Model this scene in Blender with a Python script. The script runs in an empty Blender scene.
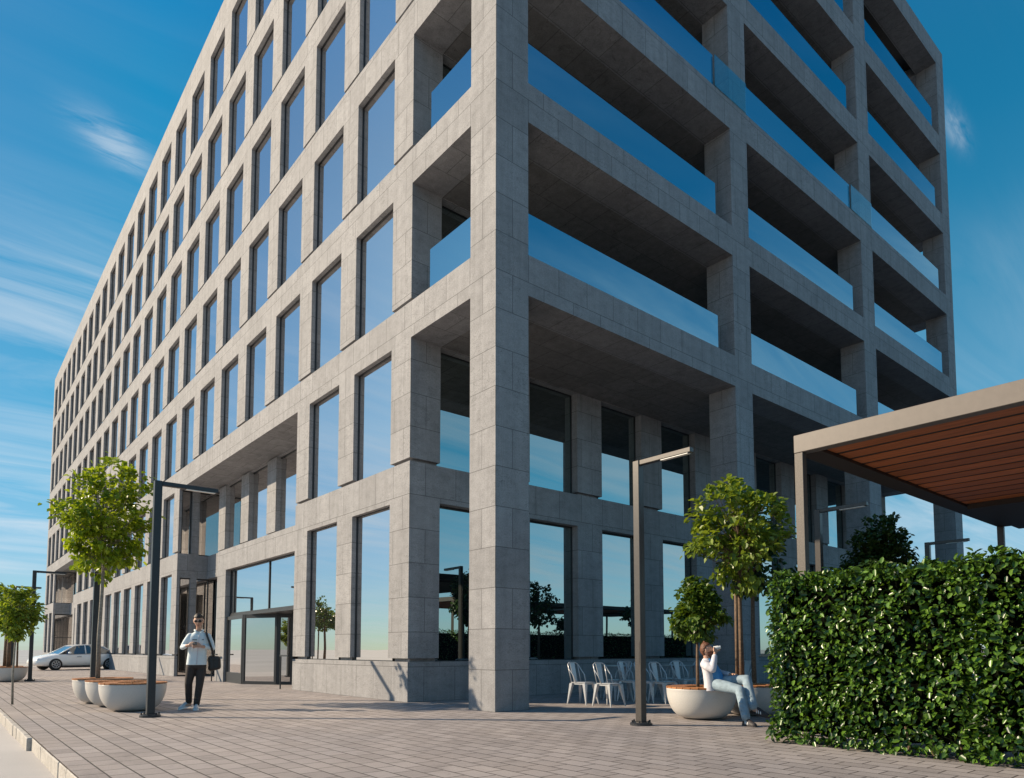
import bpy, bmesh, math, random
from mathutils import Vector, Matrix, Quaternion
R = math.radians
C = bpy.context.scene.collection
rnd = random.Random(7)
sc = bpy.context.scene

# ------------------------------------------------------------------ helpers
def link(name, me, mat=None, parent=None):
    o = bpy.data.objects.new(name, me); C.objects.link(o)
    if mat is not None:
        for m in (mat if isinstance(mat, (list, tuple)) else [mat]): me.materials.append(m)
    if parent is not None: o.parent = parent
    return o

def obj(name, bm, mat, parent=None, smooth=False, loc=None):
    me = bpy.data.meshes.new(name)
    bm.normal_update()
    bm.to_mesh(me); bm.free()
    if smooth:
        for p in me.polygons: p.use_smooth = True
    o = link(name, me, mat, parent)
    if loc is not None: o.location = loc
    return o

def tag(o, label=None, cat=None, group=None, kind=None):
    if label: o['label'] = label
    if cat: o['category'] = cat
    if group: o['group'] = group
    if kind: o['kind'] = kind
    return o

def thing(name, label, cat, loc=(0, 0, 0), rz=0, group=None):
    o = bpy.data.objects.new(name, None); C.objects.link(o)
    o.empty_display_size = .2
    o.location = loc; o.rotation_euler = (0, 0, rz)
    return tag(o, label, cat, group)

def copy_tree(o, parent=None):
    c = o.copy(); C.objects.link(c)
    if parent is not None: c.parent = parent
    for ch in list(o.children): copy_tree(ch, c)
    return c

def B(): return bmesh.new()

def box(bm, x0, x1, y0, y1, z0, z1, mi=0):
    v = [bm.verts.new(p) for p in ((x0,y0,z0),(x1,y0,z0),(x1,y1,z0),(x0,y1,z0),(x0,y0,z1),(x1,y0,z1),(x1,y1,z1),(x0,y1,z1))]
    for f in ((0,3,2,1),(4,5,6,7),(0,1,5,4),(1,2,6,5),(2,3,7,6),(3,0,4,7)):
        bm.faces.new([v[i] for i in f]).material_index = mi
    return v

def bevel_box(bm, x0, x1, y0, y1, z0, z1, w=.01, seg=1):
    t = bmesh.new(); box(t, x0, x1, y0, y1, z0, z1)
    bmesh.ops.bevel(t, geom=t.edges[:], offset=w, segments=seg, affect='EDGES', profile=.5)
    merge(bm, t)

def merge(bm, t, M=None):
    if M is not None: bmesh.ops.transform(t, matrix=M, verts=t.verts)
    me = bpy.data.meshes.new('tmp'); t.to_mesh(me); t.free()
    bm.from_mesh(me); bpy.data.meshes.remove(me)

def tube(bm, pts, rads, n=8, cap=True):
    pts = [Vector(p) for p in pts]
    if not isinstance(rads, (list, tuple)): rads = [rads]*len(pts)
    rings = []
    prev = None
    for i, p in enumerate(pts):
        a = pts[max(i-1, 0)]; b = pts[min(i+1, len(pts)-1)]
        d = (b-a).normalized()
        if prev is None:
            u = d.orthogonal().normalized()
        else:
            u = (prev - d*prev.dot(d)).normalized()
        prev = u; w = d.cross(u)
        rings.append([bm.verts.new(p + (u*math.cos(2*math.pi*k/n) + w*math.sin(2*math.pi*k/n))*rads[i]) for k in range(n)])
    for i in range(len(rings)-1):
        for k in range(n):
            bm.faces.new((rings[i][k], rings[i][(k+1) % n], rings[i+1][(k+1) % n], rings[i+1][k]))
    if cap:
        bm.faces.new(rings[0][::-1]); bm.faces.new(rings[-1])

def lathe(bm, prof, n=40, cx=0, cy=0, closed_top=False):
    rings = []
    for r, z in prof:
        rings.append([bm.verts.new((cx + r*math.cos(2*math.pi*k/n), cy + r*math.sin(2*math.pi*k/n), z)) for k in range(n)])
    for i in range(len(rings)-1):
        for k in range(n):
            bm.faces.new((rings[i][k], rings[i][(k+1) % n], rings[i+1][(k+1) % n], rings[i+1][k]))
    bm.faces.new(rings[0][::-1])
    if closed_top: bm.faces.new(rings[-1])

# ------------------------------------------------------------------ materials
def new_mat(name):
    m = bpy.data.materials.new(name); m.use_nodes = True
    nt = m.node_tree; nt.nodes.clear()
    out = nt.nodes.new('ShaderNodeOutputMaterial')
    return m, nt, out

def N(nt, typ, **kw):
    n = nt.nodes.new(typ)
    for k, v in kw.items():
        if k in n.inputs: n.inputs[k].default_value = v
        else: setattr(n, k, v)
    return n

def lk(nt, a, b): nt.links.new(a, b)

def ramp(nt, fac, stops):
    r = nt.nodes.new('ShaderNodeValToRGB')
    el = r.color_ramp.elements
    while len(el) > 1: el.remove(el[-1])
    el[0].position = stops[0][0]; el[0].color = stops[0][1]
    for p, c in stops[1:]:
        e = el.new(p); e.color = c
    lk(nt, fac, r.inputs['Fac'])
    return r.outputs['Color']

def g(v): return (v, v, v, 1)

def math_n(nt, op, a, b=None, clamp=False):
    n = nt.nodes.new('ShaderNodeMath'); n.operation = op; n.use_clamp = clamp
    for i, v in enumerate((a, b)):
        if v is None: continue
        if isinstance(v, (int, float)): n.inputs[i].default_value = v
        else: lk(nt, v, n.inputs[i])
    return n.outputs[0]

def mixc(nt, fac, a, b, mode='MIX'):
    n = nt.nodes.new('ShaderNodeMix'); n.data_type = 'RGBA'; n.blend_type = mode
    if isinstance(fac, (int, float)): n.inputs[0].default_value = fac
    else: lk(nt, fac, n.inputs[0])
    for i, v in ((6, a), (7, b)):
        if isinstance(v, tuple): n.inputs[i].default_value = v
        else: lk(nt, v, n.inputs[i])
    return n.outputs[2]

def simple(name, col, rough=.5, metal=0, noise=.12, nscale=30, bump=0, spec=.5, coat=0):
    m, nt, out = new_mat(name)
    p = N(nt, 'ShaderNodeBsdfPrincipled', Roughness=rough, Metallic=metal)
    p.inputs['Specular IOR Level'].default_value = spec
    p.inputs['Coat Weight'].default_value = coat
    geo = N(nt, 'ShaderNodeTexCoord')
    nz = N(nt, 'ShaderNodeTexNoise', Scale=nscale, Detail=5.0)
    lk(nt, geo.outputs['Object'], nz.inputs['Vector'])
    c4 = (*col, 1)
    dark = tuple(c*(1-noise) for c in col) + (1,)
    lite = tuple(min(1, c*(1+noise)) for c in col) + (1,)
    c = ramp(nt, nz.outputs['Fac'], [(.3, dark), (.7, lite)])
    lk(nt, c, p.inputs['Base Color'])
    if bump:
        b = N(nt, 'ShaderNodeBump', Strength=bump, Distance=.01)
        lk(nt, nz.outputs['Fac'], b.inputs['Height']); lk(nt, b.outputs[0], p.inputs['Normal'])
    lk(nt, p.outputs[0], out.inputs[0])
    return m

def concrete_mat(name, base, joints=True, bw=.82, rh=.752):
    m, nt, out = new_mat(name)
    p = N(nt, 'ShaderNodeBsdfPrincipled', Roughness=.8)
    p.inputs['Specular IOR Level'].default_value = .25
    geo = N(nt, 'ShaderNodeNewGeometry')
    pos = geo.outputs['Position']
    sp = N(nt, 'ShaderNodeSeparateXYZ'); lk(nt, pos, sp.inputs[0])
    sn = N(nt, 'ShaderNodeSeparateXYZ'); lk(nt, geo.outputs['True Normal'], sn.inputs[0])
    ax = math_n(nt, 'GREATER_THAN', math_n(nt, 'ABSOLUTE', sn.outputs[0]), .5)
    az = math_n(nt, 'GREATER_THAN', math_n(nt, 'ABSOLUTE', sn.outputs[2]), .5)
    # u = x, or y on faces looking along x; v = z, or y on soffits
    u = math_n(nt, 'ADD', math_n(nt, 'MULTIPLY', sp.outputs[1], ax), math_n(nt, 'MULTIPLY', sp.outputs[0], math_n(nt, 'SUBTRACT', 1, ax)))
    v = math_n(nt, 'ADD', math_n(nt, 'MULTIPLY', sp.outputs[1], az), math_n(nt, 'MULTIPLY', sp.outputs[2], math_n(nt, 'SUBTRACT', 1, az)))
    cv = N(nt, 'ShaderNodeCombineXYZ'); lk(nt, u, cv.inputs[0]); lk(nt, v, cv.inputs[1])
    big = N(nt, 'ShaderNodeTexNoise', Scale=.55, Detail=4.0, Roughness=.6); lk(nt, pos, big.inputs['Vector'])
    mp = N(nt, 'ShaderNodeMapping'); mp.inputs['Scale'].default_value = (3.2, 3.2, 5.5); lk(nt, pos, mp.inputs['Vector'])
    med = N(nt, 'ShaderNodeTexNoise', Scale=1.0, Detail=8.0, Roughness=.72); lk(nt, mp.outputs[0], med.inputs['Vector'])
    fine = N(nt, 'ShaderNodeTexNoise', Scale=38.0, Detail=4.0, Roughness=.7); lk(nt, pos, fine.inputs['Vector'])
    # travertine-like veins: thin ridges of a warped noise
    mv = N(nt, 'ShaderNodeMapping'); mv.inputs['Scale'].default_value = (1.6, 1.6, 4.2); lk(nt, pos, mv.inputs['Vector'])
    vein = N(nt, 'ShaderNodeTexNoise', Scale=1.3, Detail=6.0, Roughness=.65, Distortion=1.4); lk(nt, mv.outputs[0], vein.inputs['Vector'])
    vd = math_n(nt, 'ABSOLUTE', math_n(nt, 'SUBTRACT', vein.outputs['Fac'], .5))
    vmask = math_n(nt, 'MULTIPLY', math_n(nt, 'LESS_THAN', vd, .007), math_n(nt, 'GREATER_THAN', big.outputs['Fac'], .52))
    c = ramp(nt, med.outputs['Fac'], [(.25, tuple(b*.62 for b in base)+(1,)), (.5, tuple(base)+(1,)), (.75, tuple(min(1, b*1.25) for b in base)+(1,))])
    c = mixc(nt, .4, c, ramp(nt, big.outputs['Fac'], [(.3, tuple(b*.75 for b in base)+(1,)), (.7, tuple(b*1.2 for b in base)+(1,))]))
    c = mixc(nt, .5, c, ramp(nt, fine.outputs['Fac'], [(.25, g(.44)), (.62, g(1.16))]), 'MULTIPLY')
    c = mixc(nt, math_n(nt, 'MULTIPLY', vmask, .6), c, tuple(b*.35 for b in base)+(1,))
    ms = N(nt, 'ShaderNodeMapping'); ms.inputs['Scale'].default_value = (5.5, 5.5, .35); lk(nt, pos, ms.inputs['Vector'])
    strk = N(nt, 'ShaderNodeTexNoise', Scale=1.0, Detail=5.0, Roughness=.6); lk(nt, ms.outputs[0], strk.inputs['Vector'])
    c = mixc(nt, .45, c, ramp(nt, strk.outputs['Fac'], [(.3, g(.70)), (.62, g(1.08))]), 'MULTIPLY')
    h = math_n(nt, 'MULTIPLY', fine.outputs['Fac'], .35)
    if joints:
        br = N(nt, 'ShaderNodeTexBrick', Scale=1.0)
        br.offset = .5; br.offset_frequency = 2; br.squash = 1
        br.inputs['Mortar Size'].default_value = .0075; br.inputs['Mortar Smooth'].default_value = .25
        br.inputs['Brick Width'].default_value = bw; br.inputs['Row Height'].default_value = rh
        br.inputs['Color1'].default_value = g(.92); br.inputs['Color2'].default_value = g(1.05); br.inputs['Mortar'].default_value = g(1)
        lk(nt, cv.outputs[0], br.inputs['Vector'])
        c = mixc(nt, 1, c, br.outputs['Color'], 'MULTIPLY')
        c = mixc(nt, math_n(nt, 'MULTIPLY', br.outputs['Fac'], .72), c, tuple(b*.22 for b in base)+(1,))
        h = math_n(nt, 'SUBTRACT', h, br.outputs['Fac'])
    bp = N(nt, 'ShaderNodeBump', Strength=.35, Distance=.012); lk(nt, h, bp.inputs['Height'])
    lk(nt, bp.outputs[0], p.inputs['Normal'])
    lk(nt, c, p.inputs['Base Color'])
    lk(nt, p.outputs[0], out.inputs[0])
    return m

def paving_mat():
    m, nt, out = new_mat('paving_stone')
    p = N(nt, 'ShaderNodeBsdfPrincipled', Roughness=.78); p.inputs['Specular IOR Level'].default_value = .25
    geo = N(nt, 'ShaderNodeNewGeometry'); pos = geo.outputs['Position']
    sp = N(nt, 'ShaderNodeSeparateXYZ'); lk(nt, pos, sp.inputs[0])
    cv = N(nt, 'ShaderNodeCombineXYZ'); lk(nt, sp.outputs[1], cv.inputs[0]); lk(nt, math_n(nt, 'ADD', sp.outputs[0], 6.75), cv.inputs[1])
    wob = N(nt, 'ShaderNodeTexNoise', Scale=5.0, Detail=2.0); lk(nt, pos, wob.inputs['Vector'])
    wv = N(nt, 'ShaderNodeVectorMath', operation='MULTIPLY_ADD'); lk(nt, wob.outputs['Color'], wv.inputs[0]); wv.inputs[1].default_value = (.012, .012, 0); lk(nt, cv.outputs[0], wv.inputs[2])
    br = N(nt, 'ShaderNodeTexBrick', Scale=1.0); br.offset = .5; br.offset_frequency = 2
    br.inputs['Mortar Size'].default_value = .0085; br.inputs['Mortar Smooth'].default_value = .35; br.inputs['Bias'].default_value = 0
    br.inputs['Brick Width'].default_value = .335; br.inputs['Row Height'].default_value = .2235
    br.inputs['Color1'].default_value = (.28, .252, .242, 1); br.inputs['Color2'].default_value = (.356, .322, .31, 1); br.inputs['Mortar'].default_value = (.07, .06, .055, 1)
    lk(nt, wv.outputs[0], br.inputs['Vector'])
    # wider dark joints along the long lines of the courses
    fr = math_n(nt, 'FRACT', math_n(nt, 'DIVIDE', math_n(nt, 'ADD', math_n(nt, 'ADD', sp.outputs[0], 6.75), math_n(nt, 'MULTIPLY', wob.outputs['Fac'], .008)), .2235))
    dj = math_n(nt, 'LESS_THAN', math_n(nt, 'MINIMUM', fr, math_n(nt, 'SUBTRACT', 1, fr)), .03)
    big = N(nt, 'ShaderNodeTexNoise', Scale=.35, Detail=5.0, Roughness=.6); lk(nt, pos, big.inputs['Vector'])
    fine = N(nt, 'ShaderNodeTexNoise', Scale=55.0, Detail=4.0, Roughness=.75); lk(nt, pos, fine.inputs['Vector'])
    c = mixc(nt, 1, br.outputs['Color'], ramp(nt, big.outputs['Fac'], [(.3, (.84, .85, .88, 1)), (.7, (1.1, 1.07, 1.04, 1))]), 'MULTIPLY')
    c = mixc(nt, .6, c, ramp(nt, fine.outputs['Fac'], [(.25, g(.68)), (.65, g(1.12))]), 'MULTIPLY')
    st = N(nt, 'ShaderNodeTexNoise', Scale=1.7, Detail=7.0, Roughness=.7, Distortion=.6); lk(nt, pos, st.inputs['Vector'])
    c = mixc(nt, .55, c, ramp(nt, st.outputs['Fac'], [(.30, g(.62)), (.48, g(1.0)), (.75, g(1.08))]), 'MULTIPLY')
    vo = N(nt, 'ShaderNodeTexVoronoi', Scale=2.3); lk(nt, pos, vo.inputs['Vector'])
    c = mixc(nt, math_n(nt, 'MULTIPLY', math_n(nt, 'LESS_THAN', vo.outputs['Distance'], .045), .4), c, (.11, .10, .095, 1))
    c = mixc(nt, math_n(nt, 'MULTIPLY', dj, .6), c, (.06, .052, .05, 1))
    h = math_n(nt, 'SUBTRACT', math_n(nt, 'MULTIPLY', fine.outputs['Fac'], .4), math_n(nt, 'ADD', br.outputs['Fac'], dj))
    bp = N(nt, 'ShaderNodeBump', Strength=.5, Distance=.012); lk(nt, h, bp.inputs['Height']); lk(nt, bp.outputs[0], p.inputs['Normal'])
    lk(nt, c, p.inputs['Base Color']); lk(nt, p.outputs[0], out.inputs[0])
    return m

def ground_mat(name, base, scale=1.0):
    m, nt, out = new_mat(name)
    p = N(nt, 'ShaderNodeBsdfPrincipled', Roughness=.85); p.inputs['Specular IOR Level'].default_value = .2
    geo = N(nt, 'ShaderNodeNewGeometry'); pos = geo.outputs['Position']
    big = N(nt, 'ShaderNodeTexNoise', Scale=.25*scale, Detail=6.0, Roughness=.6); lk(nt, pos, big.inputs['Vector'])
    fine = N(nt, 'ShaderNodeTexNoise', Scale=60.0, Detail=3.0, Roughness=.8); lk(nt, pos, fine.inputs['Vector'])
    c = ramp(nt, big.outputs['Fac'], [(.3, tuple(b*.86 for b in base)+(1,)), (.7, tuple(b*1.1 for b in base)+(1,))])
    c = mixc(nt, .5, c, ramp(nt, fine.outputs['Fac'], [(.25, g(.75)), (.7, g(1.1))]), 'MULTIPLY')
    bp = N(nt, 'ShaderNodeBump', Strength=.3, Distance=.006); lk(nt, fine.outputs['Fac'], bp.inputs['Height']); lk(nt, bp.outputs[0], p.inputs['Normal'])
    lk(nt, c, p.inputs['Base Color']); lk(nt, p.outputs[0], out.inputs[0])
    return m

def pane_mat(name, lo, hi, tint=(.86, .93, .97), dark=(.012, .016, .018)):
    """reflective coated glazing with a dark room behind"""
    m, nt, out = new_mat(name)
    gl = N(nt, 'ShaderNodeBsdfGlossy', Roughness=.004); gl.inputs['Color'].default_value = (*tint, 1)
    df = N(nt, 'ShaderNodeBsdfDiffuse'); df.inputs['Color'].default_value = (*dark, 1)
    lw = N(nt, 'ShaderNodeLayerWeight', Blend=.5)
    geo = N(nt, 'ShaderNodeNewGeometry')
    nz = N(nt, 'ShaderNodeTexNoise', Scale=.7, Detail=1.0); lk(nt, geo.outputs['Position'], nz.inputs['Vector'])
    bp = N(nt, 'ShaderNodeBump', Strength=.06, Distance=.02); lk(nt, nz.outputs['Fac'], bp.inputs['Height']); lk(nt, bp.outputs[0], gl.inputs['Normal'])
    mr = N(nt, 'ShaderNodeMapRange'); lk(nt, lw.outputs['Facing'], mr.inputs[0]); mr.inputs[3].default_value = lo; mr.inputs[4].default_value = hi
    mx = N(nt, 'ShaderNodeMixShader'); lk(nt, mr.outputs[0], mx.inputs[0]); lk(nt, df.outputs[0], mx.inputs[1]); lk(nt, gl.outputs[0], mx.inputs[2])
    lk(nt, mx.outputs[0], out.inputs[0])
    return m

def clear_glass(name, lo, hi, tint=(.8, .93, 1), ttint=(.75, .85, .85)):
    m, nt, out = new_mat(name)
    gl = N(nt, 'ShaderNodeBsdfGlossy', Roughness=.003); gl.inputs['Color'].default_value = (*tint, 1)
    tr = N(nt, 'ShaderNodeBsdfTransparent'); tr.inputs['Color'].default_value = (*ttint, 1)
    lw = N(nt, 'ShaderNodeLayerWeight', Blend=.5)
    mr = N(nt, 'ShaderNodeMapRange'); lk(nt, lw.outputs['Facing'], mr.inputs[0]); mr.inputs[3].default_value = lo; mr.inputs[4].default_value = hi
    mx = N(nt, 'ShaderNodeMixShader'); lk(nt, mr.outputs[0], mx.inputs[0]); lk(nt, tr.outputs[0], mx.inputs[1]); lk(nt, gl.outputs[0], mx.inputs[2])
    lk(nt, mx.outputs[0], out.inputs[0])
    return m

def leaf_mat(name, dark, lite, trans=.35, rough=.38, spec=.4, tcol=None):
    m, nt, out = new_mat(name)
    geo = N(nt, 'ShaderNodeNewGeometry')
    c = ramp(nt, geo.outputs['Random Per Island'], [(0, (*dark, 1)), (.6, tuple((a+b)/2 for a, b in zip(dark, lite))+(1,)), (1, (*lite, 1))])
    p = N(nt, 'ShaderNodeBsdfPrincipled', Roughness=rough); p.inputs['Specular IOR Level'].default_value = spec
    lk(nt, c, p.inputs['Base Color'])
    t = N(nt, 'ShaderNodeBsdfTranslucent')
    tc = mixc(nt, 1, c, (1.5, 1.35, .5, 1) if tcol is None else tcol, 'MULTIPLY'); lk(nt, tc, t.inputs['Color'])
    mx = N(nt, 'ShaderNodeMixShader'); mx.inputs[0].default_value = trans
    lk(nt, p.outputs[0], mx.inputs[1]); lk(nt, t.outputs[0], mx.inputs[2]); lk(nt, mx.outputs[0], out.inputs[0])
    return m

def wood_mat(name, base, axis='Y', rough=.5):
    m, nt, out = new_mat(name)
    p = N(nt, 'ShaderNodeBsdfPrincipled', Roughness=rough); p.inputs['Specular IOR Level'].default_value = .35
    geo = N(nt, 'ShaderNodeNewGeometry')
    mp = N(nt, 'ShaderNodeMapping'); mp.inputs['Scale'].default_value = {'Y': (30, 1.5, 30), 'X': (1.5, 30, 30), 'Z': (30, 30, 1.5)}[axis]
    lk(nt, geo.outputs['Position'], mp.inputs['Vector'])
    nz = N(nt, 'ShaderNodeTexNoise', Scale=1.0, Detail=5.0, Roughness=.65); lk(nt, mp.outputs[0], nz.inputs['Vector'])
    c = ramp(nt, nz.outputs['Fac'], [(.25, tuple(b*.55 for b in base)+(1,)), (.55, (*base, 1)), (.8, tuple(min(1, b*1.35) for b in base)+(1,))])
    rp = ramp(nt, geo.outputs['Random Per Island'], [(0, g(.78)), (1, g(1.18))])
    c = mixc(nt, 1, c, rp, 'MULTIPLY')
    lk(nt, c, p.inputs['Base Color']); lk(nt, p.outputs[0], out.inputs[0])
    return m

M = {}
M['concrete'] = concrete_mat('concrete_cladding', (.294, .291, .300))
M['shaded_soffit'] = concrete_mat('concrete_soffit_shade', (.215, .205, .20))  # the cladding concrete again, darkened to paint the shade under the slabs
M['plain_concrete'] = concrete_mat('concrete_plain', (.27, .25, .23), joints=False)
M['paving'] = paving_mat()
M['road'] = ground_mat('pale_road', (.46, .44, .425))
M['ground'] = ground_mat('pale_ground', (.42, .41, .395), .3)
M['low_bounce_ground'] = ground_mat('low_bounce_ground', (.05, .05, .052), .6)
M['kerb'] = concrete_mat('kerb_concrete', (.45, .42, .385), joints=False)
M['pane'] = pane_mat('window_glass', .55, .92, tint=(1, .97, .95), dark=(.03, .03, .03))
M['pane_in'] = pane_mat('colonnade_glass', .50, .85, tint=(.62, .74, .74))
M['rail_glass'] = clear_glass('rail_glass', .68, .95, tint=(.30, .52, .63), ttint=(.35, .45, .5))
M['pale_glass'] = clear_glass('pale_glass', .04, .35, ttint=(.72, .85, .86))
M['frame'] = simple('dark_window_frame', (.03, .032, .036), .45, .3)
M['dark_metal'] = simple('dark_metal', (.024, .026, .03), .4, .1, .15, 40)
M['warm_metal'] = simple('warm_metal', (.075, .066, .06), .33, .25, .1, 40)
M['lamp_led'] = simple('lamp_diffuser', (.75, .73, .68), .4)
M['beige_metal'] = simple('beige_metal', (.162, .138, .12), .45, 0, .05, 12)
M['post_metal'] = simple('bronze_metal', (.11, .093, .08), .5, 0, .25, 60)
M['board'] = wood_mat('pergola_board', (.64, .20, .065))
M['dark_fill'] = simple('dark_fill_matte', (.035, .025, .02), .6)  # near-black fill, also stands in for shade in the pergola roof
M['bowl'] = simple('white_terrazzo', (.52, .505, .485), .42, 0, .05, 60, .05)
M['seat_wood'] = wood_mat('bench_wood', (.40, .17, .065), 'X', .45)
M['soil'] = simple('dark_soil', (.05, .036, .026), .9, 0, .4, 40, .6)
M['bark'] = simple('brown_bark', (.13, .085, .055), .8, 0, .4, 25, .5)
M['grey_bark'] = simple('grey_bark', (.22, .20, .17), .8, 0, .35, 25, .5)
M['leaf_lime'] = leaf_mat('lime_leaves', (.11, .19, .014), (.30, .38, .035), .42)
M['leaf_soft'] = leaf_mat('soft_green_leaves', (.11, .175, .022), (.26, .34, .06), .4)
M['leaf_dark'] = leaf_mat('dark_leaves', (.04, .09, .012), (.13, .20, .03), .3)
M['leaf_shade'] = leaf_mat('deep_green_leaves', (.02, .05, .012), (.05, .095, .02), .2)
M['leaf_hedge'] = leaf_mat('hedge_leaves', (.004, .026, .005), (.13, .25, .03), .2, .32, .6)
M['hedge_core'] = simple('hedge_shade_fill', (.004, .005, .003), 1, 0, .5, 20, .5, 0)  # near-black colour paints the shade deep between the hedge leaves
M['chair'] = simple('pale_steel', (.52, .53, .55), .32, .25, .06, 30)
M['table'] = simple('table_steel', (.30, .31, .32), .35, .4, .1, 30)
M['car_paint'] = simple('white_car_paint', (.86, .86, .85), .25, 0, .02, 5, 0, .5, .6)
M['car_glass'] = pane_mat('car_glass', .15, .8, dark=(.03, .03, .032))
M['rubber'] = simple('black_rubber', (.018, .018, .019), .75)
M['alloy'] = simple('alloy_rim', (.55, .56, .58), .3, .8)
M['headlight'] = simple('headlight_glass', (.7, .73, .76), .1, .3)
M['skin'] = simple('skin', (.50, .29, .205), .5, 0, .08, 60)
M['lips'] = simple('lips', (.30, .11, .085), .5)
M['hair_dark'] = simple('dark_hair', (.025, .017, .012), .6, 0, .5, 80, .5)
M['hair_red'] = simple('auburn_hair', (.12, .045, .022), .6, 0, .5, 80, .5)
M['shirt_pale'] = simple('pale_blue_shirt', (.64, .71, .74), .75, 0, .06, 9, .9)
M['shirt_white'] = simple('white_overshirt', (.58, .57, .62), .75, 0, .06, 9, .9)
M['tee_blue'] = simple('blue_tee', (.06, .25, .55), .8, 0, .12, 40, .2)
M['trousers'] = simple('black_brown_trousers', (.038, .028, .025), .8, 0, .2, 40, .2)
M['jeans'] = simple('light_blue_jeans', (.25, .33, .39), .8, 0, .2, 12, .6)
M['sneaker'] = simple('white_grey_sneaker', (.52, .53, .55), .6, 0, .2, 60)
M['sneaker_dark'] = simple('dark_sneaker', (.035, .03, .032), .6, 0, .2, 60)
M['white_stripe'] = simple('white_stripe', (.75, .75, .75), .6)
M['black_plastic'] = simple('black_plastic', (.012, .012, .013), .25)
M['bag'] = simple('black_leather', (.018, .017, .018), .5, 0, .3, 60, .2)
M['cup'] = simple('white_paper_cup', (.75, .75, .73), .5)

# ------------------------------------------------------------------ camera
cam_d = bpy.data.cameras.new('camera'); cam = bpy.data.objects.new('camera', cam_d); C.objects.link(cam)
sc.camera = cam
cam_d.sensor_fit = 'HORIZONTAL'; cam_d.sensor_width = 36; cam_d.lens = 689/1024*36
cam_d.shift_y = (604-389)/1024; cam_d.clip_start = .1; cam_d.clip_end = 6000
CAMLOC = Vector((-7.7667, -9.7683, 1.12)); YAW = math.atan2(.6413, .7673); PITCH = math.atan(45.8/689)
cam.location = CAMLOC; cam.rotation_euler = (math.pi/2 + PITCH, 0, -YAW)
FW = Vector((math.sin(YAW), math.cos(YAW), 0)); RT = Vector((math.cos(YAW), -math.sin(YAW), 0))
def project(p):
    d = Vector(p) - CAMLOC
    X = d.dot(RT); Y = d.dot(FW); Z = d.z
    f = Y*math.cos(PITCH) + Z*math.sin(PITCH); up = -Y*math.sin(PITCH) + Z*math.cos(PITCH)
    if f < .1: return None
    return 512 + 689*X/f, 604 - 689*up/f
def view_rz(p):
    """turn about z so that local +X is to the viewer's right and local -Y looks at the camera"""
    d = Vector((p[0]-CAMLOC.x, p[1]-CAMLOC.y)); return math.atan2(d.y, d.x) - math.pi/2

# ------------------------------------------------------------------ setting
b = B(); s = 3000
v = [b.verts.new(p) for p in ((-s, -s, -.17), (s, -s, -.17), (s, s, -.17), (-s, s, -.17))]; b.faces.new(v)
tag(obj('ground', b, M['ground']), kind='structure')
b = B(); v = [b.verts.new(p) for p in ((-19, -120, -.166), (-6.76, -120, -.166), (-6.76, 220, -.166), (-19, 220, -.166))]; b.faces.new(v)
tag(obj('road', b, M['road']), kind='structure')
b = B(); box(b, -6.75, 70, -8.7, 46, -.3, 0)
tag(obj('pavement', b, M['paving']), kind='structure')
b = B(); v = [b.verts.new(p) for p in ((-6.75, -200, -.163), (200, -200, -.163), (200, -8.7, -.163), (-6.75, -8.7, -.163))]; b.faces.new(v)
tag(obj('unseen_dark_ground', b, M['low_bounce_ground']), kind='structure')  # unseen dark ground, added to cut light bounced onto the shaded front
b = B()
y = -60.0
while y < 46:
    dz = rnd.uniform(-.004, .003); dx = rnd.uniform(-.006, .006)
    bevel_box(b, (-6.82 if y > .9 else -6.772)+dx, -6.753, y, min(y+.496, 46), -.3, -.003+dz, .008)
    y += .5
tag(obj('kerb', b, M['kerb']), kind='structure')

# ------------------------------------------------------------------ the office building
bld = thing('office_building', 'grey concrete office block with deep window grid, open corner colonnade and glass balcony rails', 'building')
LEN = 68.16; WID = 24.86; TOP = 27.05
HEAD = [4.4, 7.99, 11.545, 15.08, 18.6, 22.1, 25.75]
SILL = [.86] + [h+.84 for h in HEAD[:-1]]
PX = [3.0 + 2.68*k for k in range(25)]          # near edges of the piers along the long front
PW = .84
def pier(bm, x0, x1, y0, y1, z0, z1, gap=.075, ins=.11):
    """a pier whose foot hovers over the sill beam on a set-back core"""
    box(bm, x0, x1, y0, y1, z0+gap, z1)
    box(bm, x0+ins, x1-.02, y0+ins, y1-ins, z0-.01, z0+gap)

ENT = (2, 7); NIC = (17, 22)       # entrance loggia between piers 2 and 7, far niche between piers 17 and 22
def in_gap(k, f):
    return f < 2 and (ENT[0] <= k < ENT[1] or NIC[0] <= k < NIC[1])
D = .55
front = B()
# plinth
def plinth(y0, y1): box(front, .0, D, y0, y1, -.3, .86)
plinth(3.0, PX[2]+PW); plinth(PX[7]+.3, PX[17]+PW); plinth(PX[22]+.3, LEN); box(front, 0, .12, PX[7], PX[7]+.3, -.3, .86); box(front, 0, .12, PX[22], PX[22]+.3, -.3, .86)
for f in range(7):
    z0 = HEAD[f]; z1 = SILL[f+1] if f < 6 else TOP
    if f == 0:
        segs = [(3.0, PX[2]+PW), (PX[7], PX[17]+PW), (PX[22], LEN)]
    else:
        segs = [(3.0, LEN)]
    for a, c in segs: box(front, 0, D, a, c, z0, z1)
for f in range(7):
    for k in range(25):
        if f < 2 and (ENT[0] < k < ENT[1] or NIC[0] < k < NIC[1]): continue
        dep = .79 if k == 0 else .12 if f < 2 and k in (7, 22) else D
        # piers stand proud of the beam in depth only at their backs
        pier(front, 0, dep, PX[k], PX[k]+PW, SILL[f], HEAD[f])
# back-up beam behind pier 0 so that the corner reads as a solid
for f in range(7):
    z1 = SILL[f+1] if f < 6 else TOP
    box(front, D, .79, PX[0], PX[0]+PW, HEAD[f], z1)
box(front, D, .79, PX[0], PX[0]+PW, -.3, .86)
obj('street_front', front, M['concrete'], bld)

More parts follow.
